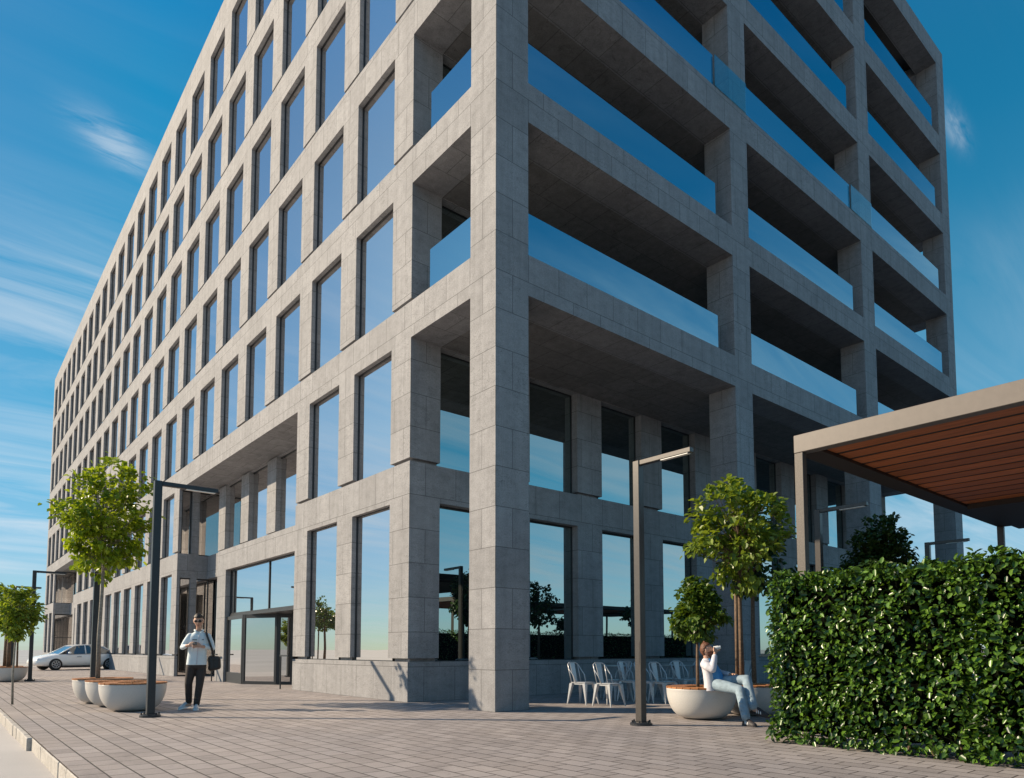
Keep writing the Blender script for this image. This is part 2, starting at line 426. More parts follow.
# rest of the shell: rear, far end, right end, roof
sh = B()
box(sh, D, WID, LEN-.4, LEN, -.3, TOP-.01)
box(sh, WID-.4, WID, 3.0, LEN-.4, -.3, TOP-.01)
box(sh, D+.003, WID-.4, 3.6, LEN-.4, TOP-.5, TOP-.02)
obj('rear_wall', sh, M['plain_concrete'], bld)
dk = B()
box(dk, 2.9, 3.1, 3.62, LEN-.42, .0, TOP-.52)      # inner partition keeps stray light out of the rooms
obj('inner_partition', dk, M['plain_concrete'], bld)

# columns of the right-hand front
COLX = [(0, .815), (8.02, 8.84), (15.96, 16.88), (24.05, WID)]
for x0, x1 in COLX:
    c = B(); box(c, x0, x1, 0, .8, -.3, TOP)
    obj('column', c, M['concrete'], bld)
for f in range(1, 7):
    z0 = HEAD[f]+.02; z1 = SILL[f+1] if f < 6 else TOP
    if f == 6: z0 = 26.2
    c = B()
    for i in range(3): box(c, COLX[i][1], COLX[i+1][0], 0.002, .798, z0, z1)
    box(c, .002, .798, .8, 3.0, z0-.004, z1)
    box(c, WID-.8, WID-.002, .8, 3.0, z0-.004, z1)
    obj('beam', c, M['concrete'], bld)
    c = B(); zt = z1-.03; sm_ = M['dark_fill'] if f == 6 else M['shaded_soffit']
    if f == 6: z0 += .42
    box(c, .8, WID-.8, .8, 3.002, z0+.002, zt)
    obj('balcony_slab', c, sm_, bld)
# inner front under the colonnade and behind the balconies
inner = B()
IX = [.05] + [2.535+2.645*k for k in range(8)] + [24.02-.95]
IW = .95
for f in range(7):
    z1 = SILL[f+1] if f < 6 else TOP-.02
    box(inner, .79, WID-.4, 3.0, 3.5, HEAD[f], z1)
    for i, x in enumerate(IX):
        if i == 0: continue
        box(inner, x, x+IW, 3.0, 3.5, SILL[f]+.075, HEAD[f])
        box(inner, x+.1, x+IW-.1, 3.1, 3.5, SILL[f]-.01, SILL[f]+.075)
box(inner, .79, WID-.4, 3.0, 3.5, -.3, .86)
obj('inner_front', inner, M['concrete'], bld)

# balcony rails, one pane per bay
def pane_box(name, x0, x1, y0, y1, z0, z1, mat, parent):
    c = B(); box(c, x0, x1, y0, y1, z0, z1); return obj(name, c, mat, parent)
for f in range(2, 7):
    zb = SILL[f]; zt = zb+.87
    for i in range(3):
        pane_box('balcony_rail', COLX[i][1]+.004, COLX[i+1][0]-.70, .03, .048, zb+.003, zt, M['rail_glass'], bld)
    pane_box('balcony_rail', .03, .048, .82, 2.30, zb+.003, zt, M['rail_glass'], bld)
    pane_box('balcony_rail', WID-.46, WID-.44, .81, 2.99, zb+.003, zt+.3, M['rail_glass'], bld)
# one level carries a pane across the face of its columns
for i in (1, 2):
    pane_box('balcony_rail', COLX[i][0]-.69, COLX[i][1]+.0, -.026, -.012, SILL[4]+.003, SILL[4]+.87, M['pale_glass'], bld)

# windows: frame with a pane; the largest hundred are objects of their own
wins = []                     # (area, axis, a0, a1, z0, z1, plane)
def area(pts):
    q = [project(p) for p in pts]
    if any(t is None for t in q): return 0
    q = [(min(max(t[0], 0), 1024), min(max(t[1], 0), 778)) for t in q]
    return abs(sum(q[i][0]*q[(i+1) % 4][1]-q[(i+1) % 4][0]*q[i][1] for i in range(4)))/2
for f in range(7):
    for k in range(24):
        if in_gap(k, f): continue
        y0, y1 = PX[k]+PW, PX[k+1]; z0, z1 = SILL[f], HEAD[f]
        wins.append((area([(.13, y0, z0), (.13, y1, z0), (.13, y1, z1), (.13, y0, z1)]), 'y', y0, y1, z0, z1, .13))
    ed = [.79] + [e for x in IX[1:] for e in (x, x+IW)] + [WID-.4]
    for i in range(0, len(ed)-1, 2):
        if ed[i+1]-ed[i] < .3: continue
        x0, x1 = ed[i], ed[i+1]; z0, z1 = SILL[f], HEAD[f]
        a = area([(x0, 3.42, z0), (x1, 3.42, z0), (x1, 3.42, z1), (x0, 3.42, z1)])
        wins.append((a*(.9 if f < 2 else .25), 'x', x0, x1, z0, z1, 3.22))
wins.sort(key=lambda w: -w[0])
def win_geo(bf, bp, w):
    _, ax, a0, a1, z0, z1, pl = w
    def bx(bm, p0, p1, c0, c1, zz0, zz1):
        if ax == 'y': box(bm, p0, p1, c0, c1, zz0, zz1)
        else: box(bm, c0, c1, p0, p1, zz0, zz1)
    t = .022
    bx(bf, pl-.01, pl+.06, a0+.002, a0+t, z0+.002, z1-.002); bx(bf, pl-.01, pl+.06, a1-t, a1-.002, z0+.002, z1-.002)
    bx(bf, pl-.01, pl+.06, a0+t, a1-t, z0+.002, z0+t); bx(bf, pl-.01, pl+.06, a0+t, a1-t, z1-t, z1-.002)
    bx(bp, pl+.012, pl+.03, a0+t, a1-t, z0+t, z1-t)
for w in wins[:100]:
    bf, bp = B(), B(); win_geo(bf, bp, w)
    fr = obj('window', bf, M['frame'], bld)
    obj('pane', bp, M['pane'] if w[1] == 'y' else M['pane_in'], fr)
bf, bp = B(), B()
for w in wins[100:]: win_geo(bf, bp, w)
fr = tag(obj('window', bf, M['frame'], bld), kind='stuff')
tag(obj('pane', bp, M['pane'], fr), kind='stuff')

# entrance loggia (y 9.2 .. 21.76) -------------------------------------------------
E0, E1 = PX[2]+PW, PX[7]; NX = 16.23
ent = B()
box(ent, 0, .5, E0, NX, 3.94, 4.68)                      # beam over the doors
box(ent, 0, .5, NX-.94, NX, -.3, 3.94)                  # pier between doors and niche
box(ent, .5, 1.22, NX-.5, NX, 3.94, 4.68)                # its return into the niche
box(ent, 1.3, 1.75, E0-.3, E1+.6, 7.93, 8.9)            # lintel above the set-back piers
for k in range(4):
    y0 = 11.2 + 2.76*k
    pier(ent, 1.22, 1.75, y0, y0+.86, 5.2, 7.93)
box(ent, 1.22, 1.75, E0-.3, NX, 3.97, 5.2)
box(ent, 1.22, 1.75, NX, E1, 4.2, 5.2)
obj('entrance_wall', ent, M['concrete'], bld)
c = B(); box(c, D, 2.9, E0-.4, E1+.6, 7.991, 8.4); box(c, .5, 1.22, E0, NX-.5, 3.95, 4.66)
obj('entrance_soffit', c, M['concrete'], bld)
# far side wall of the niche: a window, a beam, a window
c = B(); box(c, .125, 2.9, E1+.02, E1+.3, 4.2, 5.2); box(c, .55, .85, E1+.01, E1+.3, 5.2, 7.99); box(c, .55, .8, E1+.01, E1+.3, 0, 4.2); box(c, 1.9, 2.9, E1+.01, E1+.3, 0, 7.99)
obj('niche_wall', c, M['concrete'], bld)
def glazing(name, axis, a0, a1, z0, z1, pl, cuts, mat, parent, bars=()):
    bf, bp = B(), B(); t = .05
    def bx(bm, p0, p1, c0, c1, zz0, zz1):
        if axis == 'y': box(bm, p0, p1, c0, c1, zz0, zz1)
        else: box(bm, c0, c1, p0, p1, zz0, zz1)
    for cc in [a0+t/2] + list(cuts) + [a1-t/2]: bx(bf, pl-.03, pl+.05, cc-t/2, cc+t/2, z0, z1)
    for zz in [z0+t/2] + list(bars) + [z1-t/2]: bx(bf, pl-.025, pl+.045, a0+t, a1-t, zz-t/2, zz+t/2)
    bx(bp, pl, pl+.012, a0+.01, a1-.01, z0+.01, z1-.01)
    f_ = obj(name, bf, M['frame'], parent); obj('pane', bp, mat, f_)
    return f_
glazing('window', 'y', E0-.3, E1+.3, 5.2, 7.93, 1.40, [], M['pane'], bld)
glazing('window', 'y', NX, E1, .0, 4.2, 1.6, [17.6, 19.0, 20.4], M['pane'], bld)
glazing('window', 'x', .125, 1.9, 5.2, 7.99, E1+.12, [.5], M['pane'], bld)
glazing('window', 'x', .125, 1.9, .0, 4.2, E1+.12, [1.3], M['pane'], bld)
glazing('window', 'y', E0+.002, NX-.942, 2.36, 3.938, .20, [11.6, 14.9], M['pane'], bld)
glazing('window', 'y', E0+.002, 11.0, .0, 2.28, 1.15, [], M['pane'], bld)
c = B(); box(c, 2.86, 2.9, E0-.5, E1+.5, -.2, 8.0); obj('inner_partition', c, M['dark_fill'], bld)
# revolving door
rv = B(); vp = [(.12, 15.28), (.02, 13.36), (.72, 12.2), (1.12, 11.85)]
gp = B()
for i in range(3):
    a, d_ = Vector((*vp[i], 0)), Vector((*vp[i+1], 0)); dirv = (d_-a).normalized(); nn = Vector((-dirv.y, dirv.x, 0))
    L = (d_-a).length
    rot = Matrix.Translation(a) @ Matrix.Rotation(math.atan2(dirv.y, dirv.x), 4, 'Z')
    t = B(); box(t, 0, .09, -.04, .04, 0, 2.28); box(t, L-.09, L, -.04, .04, 0, 2.28); box(t, .09, L-.09, -.035, .035, 0, .1 if i else .35); box(t, .09, L-.09, -.035, .035, 2.16, 2.28)
    merge(rv, t, rot)
    t = B(); box(t, .09, L-.09, -.006, .006, .1 if i else .35, 2.16); merge(gp, t, rot)
box(rv, .15, 1.2, 9.25, 15.27, 2.28, 2.355)
dr = obj('revolving_door', rv, M['frame'], bld); obj('pane', gp, M['pane'], dr)

# far niche -----------------------------------------------------------------------
F0, F1 = PX[17]+PW, PX[22]
c = B()
box(c, 0, .5, F0, F0+1.2, 4.2, 5.2); box(c, .0, D, F0+.4, F0+1.2, 0, 4.2)
box(c, .125, 2.9, F1+.02, F1+.3, 4.25, 5.2)
box(c, 2.6, 2.9, F1+.01, F1+.4, -.3, 8.0)
for k in range(3): box(c, 1.22, 1.75, F0+1.5+2.76*k, F0+2.36+2.76*k, 5.2, 8.0)
box(c, 1.22, 1.75, F0, F1, 4.2, 5.2)
box(c, D, 2.9, F0-.4, F0+.002, -.3, 8.0)
obj('niche_wall', c, M['concrete'], bld)
c = B(); box(c, D, 2.9, F0-.4, F1+.6, 7.995, 8.4); obj('entrance_soffit', c, M['shaded_soffit'], bld)
glazing('window', 'y', F0, F1, 5.2, 7.99, 1.55, [], M['pane'], bld)
glazing('window', 'y', F0, F1, 0, 4.2, 1.6, [F0+2, F0+4, F0+6], M['pane'], bld)
glazing('window', 'x', .125, 2.6, 5.2, 7.99, F1+.12, [], M['pane'], bld)
glazing('window', 'x', .125, 2.6, 0, 4.2, F1+.12, [1.7], M['pane'], bld, [2.2])

# handrails by the doors
def handrail(x, y, label):
    t = thing('handrail', label, 'handrail', (x, y, 0), 0, 'handrails by the entrance')
    c = B(); tube(c, [(0, 0, 0), (0, 0, .93)], .022, 8); obj('post', c, M['dark_metal'], t)
    c = B(); box(c, -.025, .025, -.55, .03, .93, .975); obj('rail', c, M['dark_metal'], t)
    return t
handrail(-.14, 9.7, 'slim dark handrail between the revolving door and the corner plinth')
handrail(-.14, 16.1, 'slim dark handrail behind the standing man, beyond the revolving door')

# ------------------------------------------------------------------ lamps
def make_lamp(mt):
    t = thing('street_lamp', 'x', 'street lamp')
    c = B(); lathe(c, [(.0, 0), (.165, 0), (.165, .03), (.14, .045), (.09, .05)], 20)
    for k in range(6):
        a = k*math.pi/3; tube(c, [(.135*math.cos(a), .135*math.sin(a), .03), (.135*math.cos(a), .135*math.sin(a), .075)], .014, 6)
    obj('base_plate', c, M['dark_metal'], t)
    c = B(); bevel_box(c, -.06, .06, -.06, .06, .045, 4.0, .008); 
    pl = obj('pole', c, mt, t)
    c = B(); box(c, -.035, .035, -.063, -.0605, .9, 1.25); obj('access_panel', c, mt, pl)
    c = B(); bevel_box(c, .062, .98, -.045, .045, 3.925, 3.998, .006)
    ar = obj('arm', c, mt, t)
    c = B(); box(c, .45, .93, -.035, .035, 3.912, 3.923); obj('light_strip', c, M['lamp_led'], ar)
    return t
lamp0 = make_lamp(M['dark_metal']); lamp1 = make_lamp(M['warm_metal'])
lamps = [(-4.96, 3.02, 0, 'dark street lamp beside the standing man, in front of the white bowl planters'),
         (-4.96, 8.55, 0, 'dark street lamp rising behind the bowl planters against the broad lime green tree'),
         (-5.1, 20.5, 0, 'dark street lamp between the far bowl planter and the white car'),
         (-5.1, 28.4, 0, 'farthest dark street lamp, its arm showing past the pole before the white car'),
         (.37, -3.04, -90, 'street lamp with sunlit arm standing before the cafe chairs'),
         (6.05, -3.05, -90, 'street lamp behind the beige pergola post, arm above the hedge'),
         (11.9, -11.0, -90, 'street lamp across the square, mirrored in the corner window of the colonnade'),
         (12.6, -2.83, -90, 'street lamp beyond the round dark tree, at the far end of the hedge')]
for i, (x, y_, rz, lab) in enumerate(lamps):
    o = lamp0 if i == 0 else lamp1 if i == 4 else copy_tree(lamp0 if i < 4 else lamp1)
    o.location = (x, y_, 0); o.rotation_euler = (0, 0, R(rz)); o['label'] = lab; o['group'] = 'street lamps around the building'

def at_px(px, D): return CAMLOC + FW*D + RT*((px-512)/689*D)
# ------------------------------------------------------------------ bowl planters
def make_bowl():
    t = thing('bowl_planter', 'x', 'planter')
    c = B()
    prof = [(.20, 0), (.23, .006)]
    for k in range(1, 13):
        a = k/12*math.pi/2
        prof.append((.23+.33*math.sin(a)**.86, .01 + .465*(1-math.cos(a))**1.0))
    prof += [(.562, .482), (.556, .495), (.54, .495), (.535, .43)]
    lathe(c, prof, 56)
    obj('bowl', c, M['bowl'], t, True)
    # ring of timber slats round the soil
    c = B(); n = 28
    for k in range(n):
        a0 = 2*math.pi*k/n+.012; a1 = 2*math.pi*(k+1)/n-.012
        pts = []
        for z in (.497, .522):
            pts.append([c.verts.new((r*math.cos(a), r*math.sin(a), z)) for r, a in ((.27, a0), (.566, a0), (.566, a1), (.27, a1))])
        l, u = pts
        c.faces.new(u); c.faces.new(l[::-1])
        for q in range(4): c.faces.new((l[q], l[(q+1) % 4], u[(q+1) % 4], u[q]))
    obj('seat_ring', c, M['seat_wood'], t)
    c = B(); lathe(c, [(.0, .40), (.28, .47), (.22, .49), (.05, .50)], 24, closed_top=True)
    obj('soil', c, M['soil'], t, True)
    return t
bowl0 = make_bowl()
bowls = [(-4.91, 4.62, 'white bowl planter with timber rim, nearest of three in a row, beside the street lamp'),
         (-4.93, 5.93, 'white bowl planter in the middle of the row of three'),
         (-4.99, 7.12, 'white bowl planter at the back of the row of three'),
         (-5.75, 20.3, 'white bowl planter under the dark trees by the far street lamp'),
         (-5.75, 22.0, 'white bowl planter behind the one under the far dark trees'),
         (1.93, -3.02, 'white bowl planter on which the seated man sits'),
         (at_px(750, 12.05).x, at_px(750, 12.05).y, 'white bowl planter behind the seated man, half hidden by the hedge'),
         (7.03, -3.89, 'white bowl planter under the round dark tree behind the hedge')]
for i, (x, y_, lab) in enumerate(bowls):
    o = bowl0 if i == 0 else copy_tree(bowl0)
    o.location = (x, y_, 0); o.rotation_euler = (0, 0, i*.6); o['label'] = lab; o['group'] = 'white bowl planters'

# ------------------------------------------------------------------ trees
def leaf_mesh(name, leaves, mat, parent, smooth=False):
    """leaves: list of (pos, dir, normal, length, width); each a folded six-vertex leaf"""
    vs, fs = [], []
    for p, d, n, L, W in leaves:
        s_ = d.cross(n).normalized(); n = s_.cross(d).normalized()
        i = len(vs); up = n*(W*.22); dr = n*(-L*.12)
        vs += [p, p+d*(L*.28)+s_*(W*.46)+up, p+d*(L*.68)+s_*(W*.42)+up+dr*.5, p+d*L+dr, p+d*(L*.68)-s_*(W*.42)+up+dr*.5, p+d*(L*.28)-s_*(W*.46)+up]
        fs += [(i, i+1, i+2, i+3), (i, i+3, i+4, i+5)]
    me = bpy.data.meshes.new(name); me.from_pydata([tuple(q) for q in vs], [], fs)
    for p in me.polygons: p.use_smooth = smooth
    return link(name, me, mat, parent)

def rv3(r): 
    while True:
        q = Vector((r.uniform(-1, 1), r.uniform(-1, 1), r.uniform(-1, 1)))
        if .05 < q.length < 1: return q

def make_tree(name, label, loc, base_z, z0, z1, rad, mat, bark, leaf=.13, nclu=95, per=26, clus=.24, trunk_r=.045, seed=1, skew=(0, 0), shape='egg', cat='tree', group=None, two=None, stray=.05):
    r = random.Random(seed)
    t = thing(name, label, cat, (loc[0], loc[1], 0), 0, group)
    H = z1-z0
    top = Vector((skew[0]*.6, skew[1]*.6, z0+H*.72))
    tr = B()
    tube(tr, [(0, 0, base_z), (r.uniform(-.02, .02), r.uniform(-.02, .02), (base_z+z0)/2), (skew[0]*.2, skew[1]*.2, z0), (skew[0]*.4, skew[1]*.4, z0+H*.4), top], [trunk_r*1.15, trunk_r, trunk_r*.85, trunk_r*.5, trunk_r*.2], 9)
    if two: tube(tr, [(two[0], two[1], base_z), (two[0]*.9, two[1]*.9, z0+.3)], .03, 8)
    leaves = []
    for c in range(nclu):
        q = rv3(r); q.normalize(); k = r.random()**.42
        u = (q.z*k+1)/2                       # 0 bottom .. 1 top
        if shape == 'egg': w = 1.0 if u > .35 else .62+u*1.08
        elif shape == 'cone': w = 1.12-.72*u
        else: w = 1.0
        lump = 1 + .2*math.sin(3*math.atan2(q.y, q.x)+seed+2*q.z) + .13*math.sin(5*q.z+seed*2)
        ctr = Vector((q.x*k*rad*w*lump + skew[0]*u, q.y*k*rad*w*lump + skew[1]*u, z0 + H*(.07+.86*u)))
        if r.random() < stray: ctr += Vector((q.x, q.y, abs(q.z)+.2))*rad*.28
        s_ = Vector((skew[0]*.3*u, skew[1]*.3*u, z0 + max(0, (ctr.z-z0)*.62)))
        if r.random() < .75:
            mid = s_.lerp(ctr, .5)+Vector((0, 0, -.05))
            tube(tr, [s_, mid, ctr], [trunk_r*.26, trunk_r*.16, trunk_r*.06], 5, False)
        n_ = int(per*r.uniform(.55, 1.35))
        for i in range(n_):
            off = rv3(r)*clus*r.uniform(.5, 1.25); off.z *= .8
            p = ctr+off
            out = (p-Vector((0, 0, z0+H*.35))); out.normalize()
            d = (rv3(r)*.8 + out*.7 + Vector((0, 0, -.45))); d.normalize()
            nrm = (rv3(r)*.75 + Vector((0, 0, .8)) + out*.5); nrm.normalize()
            if abs(d.dot(nrm)) > .95: continue
            L = leaf*r.uniform(.65, 1.2)
            leaves.append((p, d, nrm, L, L*r.uniform(.68, .9)))
    obj('trunk', tr, bark, t, True)
    leaf_mesh('crown', leaves, mat, t)
    return t

GT = 'young trees around the square'
make_tree('plaza_tree', 'broad lime green tree rising from the last of the three bowl planters', (-5.10, 7.05), .45, 2.42, 5.3, .90, M['leaf_lime'], M['grey_bark'], .118, 150, 30, .20, .04, 3, (.0, -.42), group=GT, stray=.10)
tp = at_px(741, 11.95)
make_tree('plaza_tree', 'lime green tree in front of the columns, behind the seated man', (tp.x, tp.y), .45, 1.92, 4.22, .86, M['leaf_soft'], M['bark'], .118, 115, 26, .19, .04, 11, (-.02, .05), group=GT, two=(-.12, .02), stray=.06)
make_tree('clipped_tree', 'small dark green clipped tree growing out of the planter beside the seated man', (at_px(697, 11.4).x, at_px(697, 11.4).y), .45, 1.16, 2.38, .46, M['leaf_dark'], M['bark'], .085, 150, 26, .13, .025, 5, shape='cone', group=GT, stray=.02)
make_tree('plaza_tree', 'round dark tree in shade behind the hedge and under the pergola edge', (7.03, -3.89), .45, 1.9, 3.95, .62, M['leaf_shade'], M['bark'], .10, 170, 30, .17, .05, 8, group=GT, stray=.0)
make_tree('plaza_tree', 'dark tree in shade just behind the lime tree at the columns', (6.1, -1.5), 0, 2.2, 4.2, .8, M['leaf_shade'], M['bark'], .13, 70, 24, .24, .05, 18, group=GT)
make_tree('sapling', 'slender sapling with pale green crown at the kerb, far left', (-6.5, 7.75), 0, 1.25, 2.5, .33, M['leaf_soft'], M['grey_bark'], .085, 95, 22, .13, .02, 21, group=GT)
make_tree('plaza_tree', 'dark low tree in the far bowl planter, beside the far street lamp', (-5.75, 20.3), .45, 1.9, 3.2, .75, M['leaf_dark'], M['bark'], .13, 60, 22, .22, .06, 31, group=GT, two=(.25, .1))
make_tree('plaza_tree', 'dark low tree behind the kerb sapling, in the second far bowl planter', (-5.75, 22.0), .45, 1.9, 3.7, .85, M['leaf_dark'], M['bark'], .14, 60, 22, .24, .06, 35, group=GT, two=(-.25, .1))

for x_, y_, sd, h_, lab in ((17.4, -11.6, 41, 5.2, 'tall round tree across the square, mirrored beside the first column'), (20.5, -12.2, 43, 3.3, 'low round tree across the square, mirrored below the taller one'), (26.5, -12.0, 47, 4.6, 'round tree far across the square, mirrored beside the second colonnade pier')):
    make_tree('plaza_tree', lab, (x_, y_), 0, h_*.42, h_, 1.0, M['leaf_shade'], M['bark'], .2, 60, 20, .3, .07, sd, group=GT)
# ------------------------------------------------------------------ hedge
def make_hedge(label, x0, x1, y0, y1, h, seed, dens=1.0):
    r = random.Random(seed)
    t = thing('hedge', label, 'hedge', (0, 0, 0), 0, 'clipped hedge blocks by the pergola')
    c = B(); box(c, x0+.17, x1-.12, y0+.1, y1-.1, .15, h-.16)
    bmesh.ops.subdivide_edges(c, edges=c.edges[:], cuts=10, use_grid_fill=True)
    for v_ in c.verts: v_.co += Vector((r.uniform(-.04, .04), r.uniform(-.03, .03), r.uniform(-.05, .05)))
    obj('shade_core', c, M['hedge_core'], t)
    c = B()
    for k in range(9):
        yy = y0+.12+(y1-y0-.24)*k/8; xx = r.uniform(x0+.15, x1-.15)
        tube(c, [(xx, yy, 0), (xx+r.uniform(-.04, .04), yy+r.uniform(-.05, .05), .3)], [.02, .014], 6)
    obj('trunk', c, M['bark'], t)
    leaves = []
    def put(p, out, k=1):
        d = out*.55 + rv3(r)*.75 + Vector((0, 0, -.25)); d.normalize()
        nrm = out*.55 + rv3(r)*.75 + Vector((0, 0, .55)); nrm.normalize()
        if abs(d.dot(nrm)) > .94: return
        L = r.uniform(.05, .092)*k
        leaves.append((p, d, nrm, L, L*r.uniform(.5, .68)))
    def bumps(a, z): return .035*math.sin(a*5.1+seed)+.03*math.sin(z*6.3+a*2.2)+.02*math.sin(a*13+z*9)
    # the street face, dense
    for i in range(int(2100*(y1-y0)*dens)):
        yy = r.uniform(y0, y1); zz = r.uniform(.06, h) if r.random() < .97 else r.uniform(.02, .1)
        dep = r.random()**1.25*.19
        put(Vector((x0+dep-bumps(yy, zz)-.01, yy, zz)), Vector((-1, 0, 0)))
    for i in range(int(900*(y1-y0)*dens)):
        yy = r.uniform(y0, y1); put(Vector((x1-r.random()**1.6*.12, yy, r.uniform(.06, h))), Vector((1, 0, 0)))
    for i in range(int(1000*(y1-y0)*dens)):
        yy = r.uniform(y0, y1); xx = r.uniform(x0, x1)
        top = h + .05*math.sin(yy*6+seed)*math.sin(xx*9) + .03*math.sin(yy*17)
        put(Vector((xx, yy, top-r.random()**1.5*.14+ (r.random() < .06)*.06)), Vector((0, 0, 1)))
    for yv, sg in ((y1, 1), (y0, -1)):
        for i in range(900):
            zz = r.uniform(.05, h); put(Vector((r.uniform(x0, x1), yv-sg*r.random()**1.5*.12+sg*.02*math.sin(zz*9), zz)), Vector((0, sg, 0)))
    leaf_mesh('foliage', leaves, M['leaf_hedge'], t, True)
    return t
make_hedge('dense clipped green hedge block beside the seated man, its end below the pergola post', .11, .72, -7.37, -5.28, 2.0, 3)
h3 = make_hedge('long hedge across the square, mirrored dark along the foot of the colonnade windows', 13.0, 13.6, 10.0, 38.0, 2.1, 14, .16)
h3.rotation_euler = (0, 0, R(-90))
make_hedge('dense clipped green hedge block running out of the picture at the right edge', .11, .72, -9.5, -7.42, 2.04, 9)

# ------------------------------------------------------------------ pergola
pg = thing('pergola', 'beige steel pergola with brown timber boards overhead, behind the hedge', 'pergola', (1, -5.2, 0))
PYE = -6.4      # how far it runs to the right
def pgbox(name, mat, *bb, parent=pg, w=0):
    c = B()
    if w: bevel_box(c, *bb, w)
    else: box(c, *bb)
    return obj(name, c, mat, parent)
for px_ in (.003, 8.6):
    for py_ in (-.12, PYE+.003):
        pgbox('post', M['post_metal'], px_, px_+.105, py_, py_+.117, 0, 3.755, w=.005)
pgbox('front_beam', M['beige_metal'], 0, .16, PYE, 0, 3.758, 4.0, w=.006)
pgbox('side_beam', M['dark_fill'], .163, 8.75, -.30, -.002, 3.758, 3.98)  # coloured near-black to paint in the shade on this unlit beam
pgbox('side_beam', M['post_metal'], .163, 8.75, PYE+.002, PYE+.2, 3.758, 3.98)
pgbox('rear_beam', M['dark_fill'], 5.70, 8.9, PYE+.205, -.325, 3.70, 3.96)
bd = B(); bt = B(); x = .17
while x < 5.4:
    box(bt, x, x+.093, PYE+.204, -.302, 3.806, 3.89)  # dark strips that paint the shade in the gaps between boards
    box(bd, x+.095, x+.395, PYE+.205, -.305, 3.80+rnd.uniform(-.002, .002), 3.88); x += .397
obj('gap_shade_strip', bt, M['dark_fill'], pg)
obj('roof_boards', bd, M['board'], pg)
pgbox('gap_light_blocker', M['dark_fill'], .17, 5.69, PYE+.21, -.31, 3.895, 3.93)  # added opaque sheet, keeps sunlight from showing through the board gaps

for x_, lab in ((13.5, 'second pergola across the square, mirrored as a dark bar in the corner windows'), (24.0, 'third pergola farther across the square, mirrored in windows deep in the colonnade')):
    p2_ = copy_tree(pg); p2_.location = (x_, -14.2, 0); tag(p2_, lab, 'pergola', 'pergolas')
pg['group'] = 'pergolas'
# ------------------------------------------------------------------ chairs and tables
def make_chair():
    t = thing('metal_chair', 'x', 'chair')
    c = B()
    bevel_box(c, -.18, .18, -.18, .18, .435, .455, .008); box(c, -.165, .165, -.165, .165, .405, .434)
    obj('seat', c, M['chair'], t)
    for sx, sy in ((-1, -1), (1, -1), (1, 1), (-1, 1)):
        c = B(); a = Vector((sx*.16, sy*.16, .434)); e = Vector((sx*.225, sy*.235, .0))
        for w, z in ((0, 0),):
            n = 6; rings = []
            for k in range(n):
                q = a.lerp(e, k/(n-1)); rr = .036*(1-k/(n-1))+.010
                rings.append([c.verts.new(q+Vector((dx*rr, dy*rr*.7, 0))) for dx, dy in ((-1, -1), (1, -1), (1, 1), (-1, 1))])
            for k in range(n-1):
                for j in range(4): c.faces.new((rings[k][j], rings[k+1][j], rings[k+1][(j+1) % 4], rings[k][(j+1) % 4]))
            c.faces.new(rings[0]); c.faces.new(rings[-1][::-1])
        bmesh.ops.recalc_face_normals(c, faces=c.faces[:])
        obj('leg', c, M['chair'], t)
    c = B()
    tube(c, [(-.17, .05, .45), (-.20, .10, .60), (-.205, .20, .72), (-.175, .255, .82), (-.10, .275, .855), (.10, .275, .855), (.175, .255, .82), (.205, .20, .72), (.20, .10, .60), (.17, .05, .45)], .0125, 8)
    tube(c, [(-.165, .17, .45), (-.175, .255, .82)], .011, 6); tube(c, [(.165, .17, .45), (.175, .255, .82)], .011, 6)
    obj('back_frame', c, M['chair'], t, True)
    c = B()
    q = [c.verts.new(p) for p in ((-.05, .172, .452), (.05, .172, .452), (.085, .272, .85), (-.085, .272, .85), (-.05, .184, .452), (.05, .184, .452), (.085, .284, .85), (-.085, .284, .85))]
    for f_ in ((0, 1, 2, 3), (5, 4, 7, 6), (0, 4, 5, 1), (1, 5, 6, 2), (2, 6, 7, 3), (3, 7, 4, 0)): c.faces.new([q[k] for k in f_])
    obj('back_panel', c, M['chair'], t)
    return t
def ground_at(px, py, z=0):
    u = (px-512)/689; vv = (604-py)/689
    d = RT*u + FW*(math.cos(PITCH)-vv*math.sin(PITCH)) + Vector((0, 0, math.sin(PITCH)+vv*math.cos(PITCH)))
    return CAMLOC + d*((z-1.12)/d.z)
chair0 = make_chair()
chairs = [(583, 704, 55, 'pale metal cafe chair standing apart nearest the corner column'),
          (609, 706, 50, 'pale sunlit metal cafe chair left of the street lamp, nearest the viewer'),
          (618, 700, -55, 'pale metal cafe chair across the first table from the sunlit one'),
          (632, 701, 60, 'pale metal cafe chair by the wall side of the first table, beside the lamp post'),
          (649, 702, 60, 'pale metal cafe chair partly behind the lamp post'),
          (664, 703, 50, 'pale metal cafe chair just right of the lamp post, facing the second table'),
          (668, 697.5, -50, 'pale metal cafe chair across the second table, backed to the clipped tree'),
          (685, 699, 45, 'pale metal cafe chair deep in the shade of the colonnade behind the clipped tree'),
          (693, 697, -45, 'shaded metal cafe chair right beside the clipped tree trunk'),
          (741, 697, -40, 'metal cafe chair glimpsed behind the seated man, near the thin tree trunks')]
chairs = [(ground_at(a, b_).x, ground_at(a, b_).y, rz + math.degrees(view_rz(ground_at(a, b_))), lab) for a, b_, rz, lab in chairs]
for i, (x, y_, rz, lab) in enumerate(chairs):
    o = chair0 if i == 0 else copy_tree(chair0)
    o.location = (x, y_, 0); o.rotation_euler = (0, 0, R(rz)); o['label'] = lab; o['group'] = 'cafe chairs under the colonnade'
